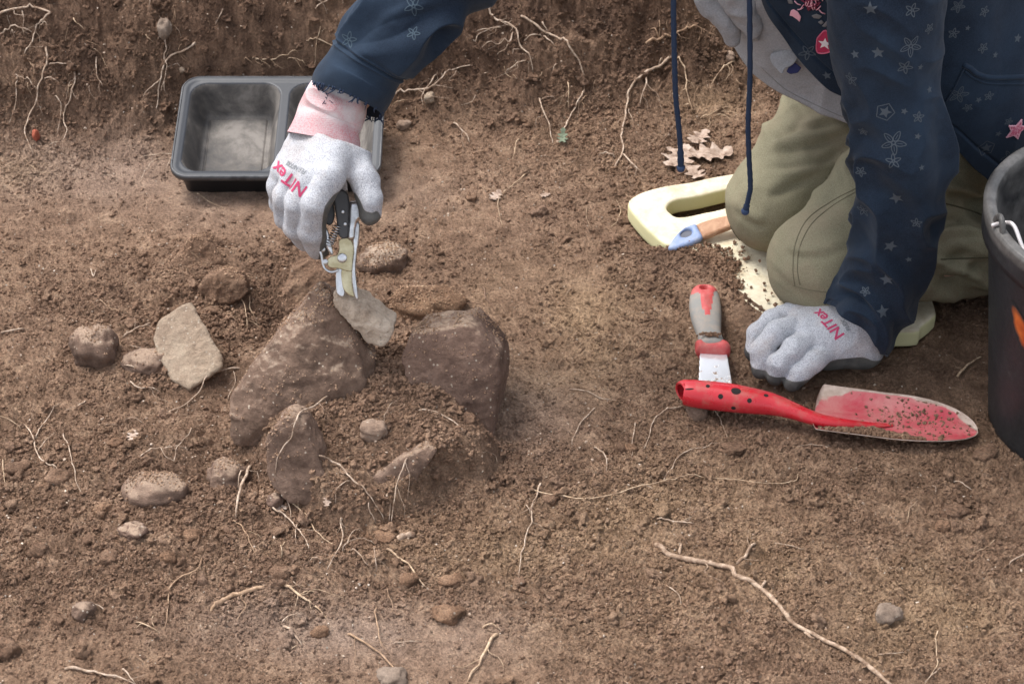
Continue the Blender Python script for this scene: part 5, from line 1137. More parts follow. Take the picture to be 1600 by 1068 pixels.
# --- garments lofted through closed rings
def ring_loft(rings, nr, ns):
    R = np.array([catmull_closed(np.array([aY(p) for p in r]), ns) for r in rings]); 
    return np.stack([catmull(R[:, j], nr) for j in range(ns)], 1)
def grid_norm(Gd):
    du = np.gradient(Gd, axis=0); dv = np.roll(Gd, -1, 1)-np.roll(Gd, 1, 1); n = np.cross(dv, du); n /= np.linalg.norm(n, axis=-1)[..., None]+1e-12
    c = Gd.mean(axis=1, keepdims=True); sg = np.sign(((Gd-c)*n).sum(-1).mean()); return n*sg, sg
def cloth(name, Gd, disp, m, parent, thick=.0016, hem=True):
    n, sg = grid_norm(Gd); V = Gd+n*disp[..., None]
    if hem:      # turned hem: the first rows bulge
        e = np.arange(V.shape[0]); 
    inner = V-n*thick; nr, ns = V.shape[:2]; VV = np.concatenate([inner[::-1], V]).reshape(-1, 3); F = gridF(nr*2, ns, True)
    return solid(name, (VV, F if sg < 0 else F[:, ::-1]), m, parent), V, n
hem_r = [(1095, -12, .19), (1142, 62, .15), (1188, 120, .125), (1262, 166, .10), (1338, 195, .085), (1430, 215, .10), (1560, 200, .22), (1620, 60, .40), (1480, -80, .44), (1290, -120, .38), (1140, -80, .28)]
mid_r = [(1050, -190, .12), (1100, -120, .09), (1150, -70, .075), (1230, -30, .07), (1330, -20, .07), (1440, -20, .09), (1560, -20, .18), (1600, -160, .36), (1450, -260, .40), (1260, -280, .33), (1100, -240, .22)]
top_r = [(1040, -360, .10), (1090, -300, .06), (1150, -270, .05), (1220, -250, .05), (1300, -250, .05), (1380, -260, .08), (1440, -290, .15), (1440, -380, .26), (1340, -420, .30), (1200, -440, .27), (1080, -410, .18)]
Gd = ring_loft([hem_r, mid_r, top_r], 170, 420); rr0 = np.linspace(0, 1, 170)[:, None]
dsp = .006*(1-2*np.abs(noise3(Gd*np.array([2.2, 1, .55]), 16, 1.0)))*(.35+.65*rr0)+.004*fbm3(Gd, 18, 3, .5, 3.0)+.0012*np.exp(-(rr0/.03)**2)
shirt, _, _ = cloth('t_shirt', Gd, dsp, M_SHIRT, person, .0014); stb = bvh_of(shirt)
seam('hem_stitch', stb, lin([(1190, 106), (1225, 138), (1262, 158), (1310, 180), (1330, 186)]), .0006, mat('shirt_seam', (.22, .21, .21), .9), shirt)
# gathered sleeve of the shirt bunched at the upper left, and the turned up flap with a navy label
def blob_cloth(name, pts, r, m, seed, parent, amp=.004, fr=40):
    C = np.array([aY(p) for p in pts]); fn = lambda X: np.minimum.reduce([rcone(X, C[i], C[i+1], r[i], r[i+1]) for i in range(len(C)-1)])
    V, F = sdf_np(fn, C.min(0)-max(r)-.01, C.max(0)+max(r)+.01, .0018); V = relax(V, F, 3); N_ = vnormals(V, F); V = V+N_*(amp*(1-2*np.abs(noise3(V, fr, seed)))+amp*.4*noise3(V, fr*2.5, seed))[:, None]
    return solid(name, (V, F), m, parent)
blob_cloth('shirt_fold', [(1095, -40, .12), (1118, 10, .11), (1140, 40, .105), (1144, 62, .105)], [.016, .015, .010, .005], M_SHIRT, 4.0, shirt)
blob_cloth('shirt_fold', [(1125, -60, .10), (1150, -10, .095), (1168, 30, .09), (1182, 60, .095)], [.020, .018, .012, .005], M_SHIRT, 6.0, shirt)
PF = Plane(aY((1225, 100, .083)), (-.25, -.8, .5)); solid('turned_up_flap', plate(PF, [(1203, 86), (1215, 80), (1235, 78), (1246, 90), (1238, 102), (1226, 108), (1222, 116), (1213, 108), (1206, 100)], -.002, .0, .0012, .001, smooth_in=4, zfn=lambda x, y: .002*fbm2(x, y, 60, 2, 3)), M_SHIRT, shirt)
solid('label_tag', plate(PF, [(1232, 104), (1240, 96), (1252, 106), (1246, 114), (1234, 116), (1228, 112)], -.004, -.0025, .001, .0006), mat('label_navy', (.012, .015, .075), .8), shirt)
# hoodie torso
h0 = [(1194, -12, .085), (1240, 78, .065), (1288, 133, .05), (1326, 153, .045), (1400, 190, .040), (1478, 218, .045), (1530, 268, .055), (1600, 308, .080), (1720, 280, .20), (1720, 90, .42), (1530, -90, .48), (1330, -150, .42), (1200, -110, .24)]
h1 = [(1180, -110, .055), (1235, -60, .040), (1290, -10, .035), (1335, 20, .030), (1405, 50, .028), (1490, 80, .030), (1560, 110, .045), (1625, 130, .09), (1690, 60, .22), (1670, -70, .38), (1510, -190, .43), (1320, -230, .37), (1200, -200, .20)]
h2 = [(1130, -260, .030), (1190, -220, .020), (1260, -190, .015), (1330, -180, .010), (1400, -170, .015), (1470, -160, .03), (1530, -160, .06), (1570, -190, .12), (1580, -260, .22), (1530, -330, .32), (1420, -390, .35), (1280, -400, .31), (1160, -340, .16)]
h3 = [(1080, -400, .04), (1130, -370, .025), (1200, -350, .02), (1260, -345, .02), (1320, -350, .03), (1370, -360, .05), (1400, -375, .08), (1410, -400, .12), (1400, -430, .18), (1350, -460, .23), (1270, -480, .24), (1180, -480, .22), (1100, -450, .12)]
Gd = ring_loft([h0, h1, h2, h3], 260, 620); rr0 = np.linspace(0, 1, 260)[:, None]
band = sstep(.075, .062, rr0); dsp = .0045*(1-2*np.abs(noise3(Gd*np.array([1, 1, .5]), 15, 21.0)))*(.3+rr0)+.005*fbm3(Gd, 9, 3, .5, 23.0)+.0016*band-.0022*np.exp(-((rr0-.070)/.005)**2)
hood_o, HV, HN = cloth('hoodie', Gd, dsp, M_NAVY, person, .0022); htb = bvh_of(hood_o)
# sleeves
def sleeve(pts, end_r, seed, nr=300, ns=260, wr=1.0, elbow=None, cuff=None, sq=1.0):
    C = np.array([aY(p[:3]) for p in pts]); R = np.array([pxr(C[i], pts[i][3]) for i in range(len(pts))]); C = catmull(C, nr); R = catmull(R[:, None], nr)[:, 0]
    T, N, B_ = frames(C, (0, -1, 0)); a = np.linspace(0, 2*math.pi, ns, endpoint=False)
    Gd = C[:, None]+R[:, None, None]*(np.cos(a)[None, :, None]*N[:, None]+np.sin(a)[None, :, None]*B_[:, None]); L = np.concatenate([[0], np.cumsum(np.linalg.norm(np.diff(C, axis=0), axis=1))])
    l_ = L[:, None]; q = noise3(np.stack([np.cos(a)[None]*1.1+0*l_, np.sin(a)[None]*1.1+0*l_, l_*wr*34+.9*np.sin(a+seed)[None]+.6*np.cos(a*2+seed)[None]], -1), 1.0, seed)
    g2 = fbm3(Gd, 26, 3, .5, seed+3)
    e = 1.0 if elbow is None else .35+sum(w_*np.exp(-((l_-c_)/s_)**2) for c_, s_, w_ in elbow)
    d = .0075*e*(1-2.6*np.abs(q)).clip(-.9, 1)+.0028*g2
    if cuff: d = d*sstep(cuff*.75, cuff*1.35, l_)+.0016*np.exp(-((l_-cuff)/.0016)**2)+.0013*np.exp(-((l_-cuff-.0065)/.0014)**2)-.0016*np.exp(-((l_-cuff-.0033)/.0016)**2)+.0022*sstep(cuff+.004, cuff+.02, l_)+.001*noise3(Gd, 60, seed)*(l_ < cuff)
    return Gd, d, L
s2 = [(1338, 514, -.045, 60), (1348, 500, -.045, 62), (1372, 455, -.042, 62), (1392, 400, -.040, 61), (1400, 350, -.040, 66), (1405, 300, -.040, 71), (1409, 240, -.038, 77), (1403, 190, -.036, 75), (1393, 140, -.032, 77), (1386, 80, -.026, 84), (1381, 0, -.018, 92), (1372, -90, -.004, 100), (1340, -200, .03, 118), (1300, -290, .07, 120)]
Gd, dd, L2 = sleeve(s2, 0, 5.0, 330, 260, .85, [(.02, .05, .75), (.23, .06, .8), (.12, .04, .5)], None)
sd_ = unit(np.array([1.0, 0, 0])); Tx = unit(Gd[60].mean(0)-Gd[0].mean(0)); off = Gd-Gd.mean(1, keepdims=True); fd = np.exp(-(L2/.05)**2)[:, None]
Gd = Gd+Tx*((-.42*off[..., 0]-.55*off[..., 1])*fd)[..., None]
# the slanting end of the sleeve: shear the first rows along the axis so the edge follows the wrist
T0 = unit(Gd[20].mean(0)-Gd[0].mean(0)); fade = np.exp(-(np.arange(330)/14.0)**2)[:, None]
sl2, SV2, _ = cloth('sleeve', Gd, dd, M_NAVY, hood_o, .002); s2b = bvh_of(sl2)
s1 = [(541, 158, .0, 62), (548, 143, .0, 64), (558, 125, .002, 63), (572, 102, .004, 60), (587, 78, .008, 61), (610, 50, .012, 63), (637, 24, .018, 63), (690, -20, .03, 62), (780, -105, .05, 72), (880, -210, .07, 84), (980, -310, .09, 100), (1070, -370, .12, 110)]
Gd, dd, L1 = sleeve(s1, 0, 9.0, 330, 240, .75, [(.10, .05, .9), (.17, .04, .6)], .052)
off = Gd-Gd.mean(1, keepdims=True); Tx = unit(Gd[40].mean(0)-Gd[0].mean(0)); Gd = Gd+Tx*((-.75*off[..., 1]-.10*off[..., 0])*np.exp(-(L1/.045)**2)[:, None])[..., None]
sl1, SV1, _ = cloth('sleeve', Gd, dd, M_NAVY, hood_o, .002); s1b = bvh_of(sl1)
# frayed cuff edge
rs = np.random.RandomState(8); fr = []
ringp = SV1[0]
for k in range(80):
    j = int(rs.choice([rs.randint(0, 240), rs.normal(60, 22), rs.normal(185, 18)]))%240; p = ringp[j]; o_ = unit(p-ringp.mean(0)); ax = unit(ringp.mean(0)-SV1[14].mean(0))
    Lf = rs.uniform(.002, .008); q = [p-ax*.003, p+ax*Lf*.4+o_*rs.uniform(-.002, .002), p+ax*Lf+o_*rs.uniform(-.005, .004)+rs.randn(3)*.002]
    V, F = tube_np(catmull(q, 7), rs.uniform(.0004, .0016)*np.linspace(1, .4, 7), 6); fr.append((V, F, 0))
link('frayed_edge', mesh_mix('frayed_edge', fr, [M_NAVY2]), sl1)
# hood lump behind the neck, collar, drawstrings
blob_cloth('hood', [(1180, -430, .22), (1130, -500, .12), (1120, -560, .08)], [.09, .11, .09], M_NAVY, 3.0, hood_o, .006, 14)
for pts_, lab in (([(1048, -260, .01), (1050, -120, .005), (1053, 0, .003), (1056, 100, .0), (1059, 180, .0), (1063, 262, .0)], ''), ([(1172, -240, .02), (1171, -100, .02), (1170, 60, .02), (1169, 200, .02), (1174, 285, .02), (1172, 305, .02), (1166, 330, .02)], '')):
    C = catmull([aY(p) for p in pts_], 120); R = np.full(120, .0029); R[-8:] = .0036; C = C+np.stack([noise3(C, 14, 2.0), noise3(C, 14, 6.0), 0*C[:, 0]], 1)*.0035; V, F = tube_np(C, R*(1+.07*np.sin(np.arange(120)*1.7)), 12); ds = solid('drawstring', (V, F), M_NAVY2, hood_o)
    kn_ = C[-1]; V, F = ico(3); V = V*np.array([.0048, .0048, .0044]); V = V*(1+.12*noise3(V, 300, 2.0))[:, None]+kn_; solid('knot', (V, F), mat('cord_end', (.03, .055, .12), .8), ds)
# pocket welt and seams on the hoodie body
for p_, r_ in (([(1478, 158), (1490, 138), (1500, 118), (1507, 104)], .0014), ([(1506, 102), (1516, 107), (1528, 116), (1550, 121), (1600, 120)], .0034), ([(1508, 112), (1520, 121), (1545, 130), (1600, 131)], .0016)): seam('pocket_welt', htb, lin(p_), r_, M_NAVY, hood_o)
# --- prints: thin raised ink following the cloth
def ribbon(P, w, closed=False):
    P = np.asarray(P, float); d = np.gradient(P, axis=0)
    if closed: d = np.roll(P, -1, 0)-np.roll(P, 1, 0)
    n = np.stack([-d[:, 1], d[:, 0]], 1); n /= np.linalg.norm(n, axis=1)[:, None]+1e-9
    a = np.concatenate([P+n*w/2, P-n*w/2]); m = len(P); i = np.arange(m if closed else m-1); j = (i+1) % m
    return np.concatenate([a, np.zeros((len(a), 1))], 1), np.stack([i, j, j+m, i+m], 1)
def star_pts(r, k=.45, n=5, ph=0.0): return np.array([(r*(1 if i % 2 == 0 else k)*math.sin(math.pi*i/n+ph), r*(1 if i % 2 == 0 else k)*math.cos(math.pi*i/n+ph)) for i in range(2*n)])
def dens(P, m): P = np.asarray(P); return np.concatenate([P[i]+(P[(i+1) % len(P)]-P[i])*np.linspace(0, 1, m, endpoint=False)[:, None] for i in range(len(P))])
def fill(P):
    c = P.mean(0); n = len(P); R = np.linspace(0, 1, 5)[1:]; V = [c]+[c+(q-c)*r for r in R for q in P]; F = [(0, 1+i, 1+(i+1) % n, 1+(i+1) % n) for i in range(n)]
    F3 = np.array([(0, 1+i, 1+(i+1) % n) for i in range(n)]); F4 = np.array([(1+k*n+i, 1+(k+1)*n+i, 1+(k+1)*n+(i+1) % n, 1+k*n+(i+1) % n) for k in range(3) for i in range(n)])
    V = np.array(V); return np.concatenate([V, np.zeros((len(V), 1))], 1), [F3, F4]
def motif(kind, r, rot):
    out = []; R_ = np.array([[math.cos(rot), -math.sin(rot)], [math.sin(rot), math.cos(rot)]])
    if kind == 'flower' or kind == 'bloom':
        for k in range(5):
            a = 2*math.pi*k/5; t = np.linspace(0, 2*math.pi, 22, endpoint=False); x = .58*r+.42*r*np.cos(t); y = .20*r*np.sin(t)*(1-.35*np.cos(t)); c, s_ = math.cos(a), math.sin(a)
            out.append(ribbon(np.stack([x*c-y*s_, x*s_+y*c], 1), .0010, True))
            if kind == 'bloom': out.append(ribbon(np.stack([(.30*r+np.linspace(0, .42*r, 6))*c, (.30*r+np.linspace(0, .42*r, 6))*s_], 1), .0007))
        t = np.linspace(0, 2*math.pi, 14, endpoint=False); out.append(ribbon(np.stack([.12*r*np.cos(t), .12*r*np.sin(t)], 1), .0007, True))
    if kind in ('star', 'penta'):
        rr_ = r*(.72 if kind == 'penta' else 1); V, Fl = fill(dens(star_pts(rr_), 4)); out += [(V, f) for f in Fl[:1]]+[(V, Fl[1])]
        if kind == 'penta':
            P5 = np.array([(r*math.sin(2*math.pi*i/5), r*math.cos(2*math.pi*i/5)) for i in range(5)]); out.append(ribbon(dens(P5, 8), .0010, True))
    if kind == 'ring': t = np.linspace(0, 2*math.pi, 20, endpoint=False); out.append(ribbon(np.stack([.7*r*np.cos(t), .7*r*np.sin(t)], 1), .0016, True))
    return [(np.concatenate([V[:, :2]@R_.T, V[:, 2:]], 1), F) for V, F in out]
def prints(surf, parent, lst, m, name='flower_print', lift=.0003):
    rs = random.Random(3)
    for kind, x, y, rp in lst:
        d = ray(x, y); h_ = surf.ray_cast(Vector(CAMP), Vector(d/np.linalg.norm(d)))
        if h_[0] is None: continue
        r = pxr(h_[0], rp); parts = []; rot = rs.uniform(-.4, .4)
        for V2, F in motif(kind, r, rot): W, _ = put_sheet(V2, F, surf, (x, y), (1, 0), lift=lift); parts.append((W, F, 0))
        nm = {'flower': 'flower_print', 'bloom': 'flower_print', 'star': 'star_print', 'penta': 'star_print', 'ring': 'ring_print'}[kind]; link(nm, mesh_mix(nm, parts, [m]), parent)
prints(s2b, sl2, [('bloom', 1423, 72, 18), ('star', 1372, 82, 11), ('flower', 1414, 105, 12), ('star', 1438, 105, 6), ('flower', 1330, 124, 12), ('penta', 1383, 175, 15), ('star', 1413, 174, 6), ('flower', 1435, 183, 9), ('bloom', 1396, 223, 20), ('star', 1434, 213, 6),
  ('flower', 1396, 252, 12), ('flower', 1349, 205, 8), ('star', 1401, 309, 12), ('star', 1360, 14, 12), ('flower', 1425, 16, 12), ('star', 1391, 384, 12), ('flower', 1349, 328, 11), ('star', 1440, 262, 6), ('star', 1386, 436, 12), ('star', 1379, 487, 12), ('flower', 1432, 348, 9), ('flower', 1345, 268, 9), ('star', 1420, 405, 6), ('star', 1336, 85, 8), ('flower', 1452, 45, 9), ('flower', 1352, 455, 8), ('star', 1452, 140, 7)], M_PRINT)
M_PR2 = mat('grey_print_pale', (.04, .065, .09), .85)
prints(s1b, sl1, [('flower', 646, 10, 15), ('flower', 545, 62, 13), ('flower', 646, 52, 11)], M_PR2)
prints(htb, hood_o, [('flower', 1536, 75, 9), ('star', 1555, 86, 6), ('bloom', 1497, 10, 12), ('flower', 1538, 18, 9), ('bloom', 1498, 148, 16), ('flower', 1512, 168, 8), ('star', 1529, 156, 6), ('penta', 1541, 231, 14), ('star', 1560, 209, 6), ('bloom', 1577, 245, 14), ('flower', 1545, 150, 8), ('star', 1590, 60, 8), ('flower', 1490, 52, 9), ('star', 1512, 44, 5), ('flower', 1576, 190, 7), ('flower', 1262, 82, 12), ('star', 1292, 118, 8)], M_PRINT)
prints(htb, hood_o, [('ring', 1590, 246, 8)], mat('white_print', (.62, .64, .68), .7))
# beaded pink star, pink house-shaped star patch, pink ribbon bow
M_PINK = mat('pink_bead', (.62, .13, .22), .35); M_PINK2 = mat('pink_bead_pale', (.78, .40, .48), .3); M_MAG = mat('magenta_patch', (.42, .02, .08), .5); M_WHT = mat('patch_white', (.72, .66, .68), .6)
def surf_at(surf, x, y):
    d = ray(x, y); h_ = surf.ray_cast(Vector(CAMP), Vector(d/np.linalg.norm(d))); n_ = np.array(h_[1]); return np.array(h_[0]), (n_ if n_@d < 0 else -n_)
pc, pn = surf_at(htb, 1588, 203); pp = []; Vb, Fb = ico(1); rs = np.random.RandomState(2); rst = pxr(pc, 18)
sp_ = dens(star_pts(rst, .5, 5, .1), 5); inner_ = np.concatenate([sp_*k for k in (.2, .4, .6, .8)]); 
for q, big in [(q, 1) for q in sp_]+[(q, 0) for q in inner_]:
    W, _ = put_sheet(np.array([[q[0], q[1], 0]]), Fb, htb, (1588, 203), (1, 0), lift=.0008); pp.append((Vb*(.00125 if big else .0011)*rs.uniform(.8, 1.2)+W[0], Fb, 1 if (big or rs.rand() < .3) else 0))
link('bead_star', mesh_mix('bead_star', pp, [M_PINK, M_PINK2]), hood_o)
pa = Plane(*[(lambda c, n: c+n*.0005)(*surf_at(htb, 1288, 66))], surf_at(htb, 1288, 66)[1]); 
patch = solid('star_patch', plate(pa, [(1290, 46), (1301, 56), (1303, 66), (1297, 81), (1277, 82), (1276, 62), (1280, 54)], -.0005, .0014, .0007, .0006), M_MAG, hood_o)
W = pa.w(np.concatenate([dens(star_pts(pxr(pa.O, 11.5), .42), 3)+np.array(pa.px(1289.5, 67)), np.full((30, 1), .0021)], 1)); Fs_ = [(i, (i+1) % 30, 30) for i in range(30)]; W = np.vstack([W, pa.w(np.array([[*pa.px(1289.5, 67), .0026]]))]); solid('star', (W, np.array(Fs_)), M_WHT, patch)
out_ = catmull_closed(np.array([[*pa.px(*p), .0012] for p in [(1290, 47), (1301, 57), (1302, 66), (1297, 80), (1278, 81), (1277, 62), (1281, 55)]]), 50); out_ = np.vstack([out_, out_[:1]]); V, F = tube_np(pa.w(out_), .0008, 6); solid('piping', (V, F), M_PINK, patch)
pb = Plane(surf_at(htb, 1243, 24)[0]+surf_at(htb, 1243, 24)[1]*.0005, surf_at(htb, 1243, 24)[1]); solid('ribbon_patch', plate(pb, [(1236, 16), (1240, 14), (1247, 18), (1252, 26), (1250, 34), (1246, 30), (1239, 25), (1234, 24)], 0, .0014, .0007, .0006), M_PINK2, hood_o)
rs = np.random.RandomState(6); pp = []
for k in range(46):
    x, y = 1268+rs.randn()*10, 3+rs.randn()*7; c, n_ = surf_at(htb, x, y); dv = unit(np.cross(n_, rs.randn(3))); V, F = tube_np(catmull([c-dv*.004+n_*.0006, c+n_*.002, c+dv*.004+n_*.0006], 6), .0007, 5); pp.append((V, F, int(rs.rand() < .4)))
link('sequin_flower', mesh_mix('sequin_flower', pp, [mat('sequin_dark', (.22, .03, .07), .25, .3), M_PINK2]), hood_o)
M_GRL = mat('grey_leaf_patch', (.16, .16, .17), .5)
for q in ([(1268, 24), (1276, 21), (1285, 25), (1280, 29), (1272, 28)], [(1278, 34), (1284, 31), (1288, 35), (1283, 38)], [(1284, 41), (1290, 34), (1297, 30), (1296, 36), (1290, 42)], [(1230, -2), (1238, 0), (1240, 6), (1232, 5)]):
    pl_ = Plane(surf_at(htb, *q[0])[0]+surf_at(htb, *q[0])[1]*.0004, surf_at(htb, *q[0])[1]); solid('leaf_patch', plate(pl_, q, 0, .0012, .0007, .0005), M_GRL, hood_o)

# --- gloves
def glove(name, fn, lo, hi, coatf, parent):
    V, F = sdf_np(fn, lo, hi, .0013); V = relax(V, F, 2, .4); N_ = vnormals(V, F); V = V+N_*(.0012*fbm3(V, 42, 3, .5, 2.0)+.0008*(1-2*np.abs(noise3(V, 70, 5.0))))[:, None]
    me = mesh_np(name, V, F, [M_GLOVE]); attr(me, 'coat', coatf(V, N_)); return link(name, me, parent)
Z3 = lambda x, y, z: atZ(x, y, z)
f2 = [[(1250, 484, .049, .0140), (1208, 500, .045, .0128), (1184, 522, .030, .0120), (1179, 550, .0145, .0112)],
      [(1252, 504, .052, .0142), (1212, 521, .050, .0134), (1190, 548, .034, .0126), (1189, 577, .0145, .0116)],
      [(1268, 528, .047, .0140), (1241, 544, .045, .0130), (1217, 568, .030, .0124), (1212, 586, .0145, .0114)],
      [(1294, 546, .037, .0138), (1270, 564, .034, .0124), (1250, 583, .023, .0118), (1238, 596, .0130, .0110)]]
pm = [((1250, 492, .050), (1326, 492, .058), .0150, .022), ((1254, 510, .050), (1335, 503, .056), .0165, .023), ((1264, 528, .046), (1345, 520, .048), .0165, .023), ((1284, 545, .036), (1352, 536, .036), .0160, .021), ((1286, 556, .022), (1352, 550, .022), .0160, .019), ((1335, 505, .05), (1385, 470, .09), .024, .026)]
def g2(X):
    d = np.full(X.shape[:-1], 1e9)
    for a, b, r1, r2 in pm: d = smin(d, rcone(X, Z3(*a), Z3(*b), r1, r2), .012)
    d = smin(d, smin(rcone(X, Z3(1300, 505, .030), Z3(1262, 512, .017), .015, .013), rcone(X, Z3(1262, 512, .017), Z3(1240, 525, .0135), .013, .0115), .004), .008)
    for fg in f2:
        df = np.full(X.shape[:-1], 1e9)
        for i in range(3): df = smin(df, rcone(X, Z3(*fg[i][:3]), Z3(*fg[i+1][:3]), fg[i][3], fg[i+1][3]), .004)
        d = smin(d, df, .0016)
    return d
q_ = np.array([Z3(*p[:3]) for fg in f2 for p in fg]+[Z3(1390, 465, .095), Z3(1352, 560, .02), Z3(1300, 560, .0)])
def coat2(V, N_):
    pr_ = proj(V); thr = .0205+.006*noise3(V, 30, 1)*.3+.013*sstep(1262, 1300, pr_[:, 0])*sstep(1390, 1340, pr_[:, 0])*sstep(520, 560, pr_[:, 1])
    return .5+(thr-V[:, 2])/.0025+.5*noise3(V, 110, 4)
gl2 = glove('work_glove', g2, q_.min(0)-.03, q_.max(0)+.03, coat2, person); b2 = bvh_of(gl2)
M_TXT = mat('glove_print_red', (.42, .035, .11), .7); M_TXG = mat('glove_print_grey', (.20, .21, .22), .8)
def glove_text(bv, s, c, dx, size, m, parent, name, weight=.0003, shear=.15, lift=.0005):
    v_, f_ = text_sheet(s, size, shear, weight, .002); solid(name, put_sheet(v_, f_, bv, c, dx, lift=lift), m, parent)
glove_text(b2, 'NITex', (1295.5, 504), (-43, -44), .0165, M_TXT, gl2, 'lettering', .0004)
glove_text(b2, 'FLEX', (1322, 508), (-16, -26), .0065, M_TXG, gl2, 'small_lettering', .00015)
# right hand: closes round the shears
Y3 = lambda x, y, Y: atY(x, y, Y)
f1 = [[(516, 276, -.098, .0155), (493, 318, -.112, .0145), (487, 360, -.106, .0138), (497, 386, -.088, .0130)],
      [(488, 278, -.088, .0155), (466, 318, -.098, .0145), (464, 354, -.090, .0135), (478, 374, -.072, .0125)],
      [(462, 276, -.070, .0150), (447, 308, -.078, .0138), (449, 338, -.070, .0130), (462, 354, -.052, .0122)],
      [(444, 268, -.050, .0140), (436, 292, -.055, .0128), (440, 318, -.046, .0122), (452, 332, -.030, .0115)]]
th = [(545, 232, -.040, .0190), (569, 280, -.075, .0155), (578, 312, -.092, .0130), (578, 334, -.098, .0118)]
pm1 = [((516, 276, -.095), (528, 205, -.030), .0160, .0220), ((490, 278, -.085), (515, 205, -.025), .0165, .0230), ((463, 276, -.068), (500, 205, -.020), .0160, .0220), ((445, 270, -.050), (488, 205, -.012), .0150, .0200), ((545, 232, -.040), (530, 190, -.010), .020, .022), ((505, 250, -.040), (520, 300, -.045), .020, .016)]
CUT_O = aY((507, 214, -.026)); CUT_N = unit(aY((524, 166, -.006))-CUT_O)
def g1(X):
    d = np.full(X.shape[:-1], 1e9)
    for a, b, r1, r2 in pm1: d = smin(d, rcone(X, Y3(*a), Y3(*b), r1, r2), .012)
    for fg, k in [(f, .0016) for f in f1]+[(th, .014)]:
        df = np.full(X.shape[:-1], 1e9)
        for i in range(3): df = smin(df, rcone(X, Y3(*fg[i][:3]), Y3(*fg[i+1][:3]), fg[i][3], fg[i+1][3]), .005)
        d = smin(d, df, k)
    return np.maximum(d, (X-CUT_O)@CUT_N)
q_ = np.array([Y3(*p[:3]) for fg in f1 for p in fg]+[Y3(*p[:3]) for p in th]+[Y3(525, 190, -.01)])
def coat1(V, N_):
    pr_ = proj(V); tool = np.array([(540, 300), (533, 400)]); e = tool[1]-tool[0]; t = np.clip(((pr_-tool[0])@e)/(e@e), 0, 1); dd = np.linalg.norm(pr_-tool[0]-t[:, None]*e, axis=1)
    pg = catmull_closed(np.array([(508, 430), (494, 418), (499, 396), (503, 372), (504, 345), (509, 322), (520, 307), (538, 298), (553, 302), (562, 314), (570, 330), (580, 333), (590, 330), (596, 352), (575, 372), (552, 360), (546, 400), (530, 425)]), 80)
    front = .5-poly_sd(pr_, pg)/3.5+.45*noise3(V, 120, 3.0); back = .5+(N_[:, 1]-.30+.2*noise3(V, 60, 2.0))*3; 
    return np.clip(np.maximum(front, np.where(pr_[:, 1] > 255, back, 0)), 0, 1)
gl1 = glove('work_glove', g1, q_.min(0)-.03, q_.max(0)+.03, coat1, person); b1_ = bvh_of(gl1)
glove_text(b1_, 'NITex', (453, 280), (-44, -26), .0190, M_TXT, gl1, 'lettering', .0004)
glove_text(b1_, 'FLEX NITRIL', (465, 263), (-50, -26), .0075, M_TXG, gl1, 'small_lettering', .0001)
# knitted cuff
cp = [(540, 128, .0, 34), (533, 144, -.002, 47), (525, 160, -.006, 51), (516, 180, -.012, 52), (510, 198, -.020, 53), (506, 218, -.028, 58)]
C = np.array([aY(p[:3]) for p in cp]); R = np.array([pxr(C[i], cp[i][3]) for i in range(len(cp))]); C = catmull(C, 90); R = catmull(R[:, None], 90)[:, 0]; T, N, B_ = frames(C, (0, -1, 0)); a = np.linspace(0, 2*math.pi, 200, endpoint=False)
Gd = C[:, None]+R[:, None, None]*(np.cos(a)[None, :, None]*N[:, None]*.80+np.sin(a)[None, :, None]*B_[:, None]); tt = np.linspace(0, 1, 90)[:, None]
d = .0003*np.sin(a*96)[None]*(tt < .97)+.0026*(1-2*np.abs(noise3(np.stack([np.cos(a)[None]+0*tt, np.sin(a)[None]+0*tt, tt*4.5+0*a[None]], -1), 1, 4.0)))*sstep(.9, .4, tt)+.001*noise3(Gd, 60, 2)
cf, CV, _ = cloth('knit_cuff', Gd, d, M_CUFF, gl1, .0015); attr(cf.data, 'rim', np.tile(np.repeat(np.concatenate([np.clip(1-tt[:, 0]*3.2, 0, 1)]), 200), 2) if 0 else np.concatenate([np.repeat(np.clip(1-tt[::-1, 0]*3.4, 0, 1), 200), np.repeat(np.clip(1-tt[:, 0]*3.4, 0, 1), 200)]))
attr(cf.data, 'band', np.concatenate([np.repeat(tt[::-1, 0], 200), np.repeat(tt[:, 0], 200)])); cfb = bvh_of(cf); rs = np.random.RandomState(3); pp = []
for k in range(7):
    x, y = 514+rs.randn()*2.5, 158+rs.randn()*4; d_ = ray(x, y); h_ = cfb.ray_cast(Vector(CAMP), Vector(d_/np.linalg.norm(d_)))
    if h_[0] is None: continue
    c = np.array(h_[0])+np.array(h_[1])*.0006; V, F = tube_np(catmull([c-rs.randn(3)*.003, c, c+rs.randn(3)*.003], 6), .00045, 5); pp.append((V, F, 0))
if pp: link('thread_fluff', mesh_mix('thread_fluff', pp, [M_NAVY2]), cf)
settle(person, (K1[0], K1[1], MATZ))

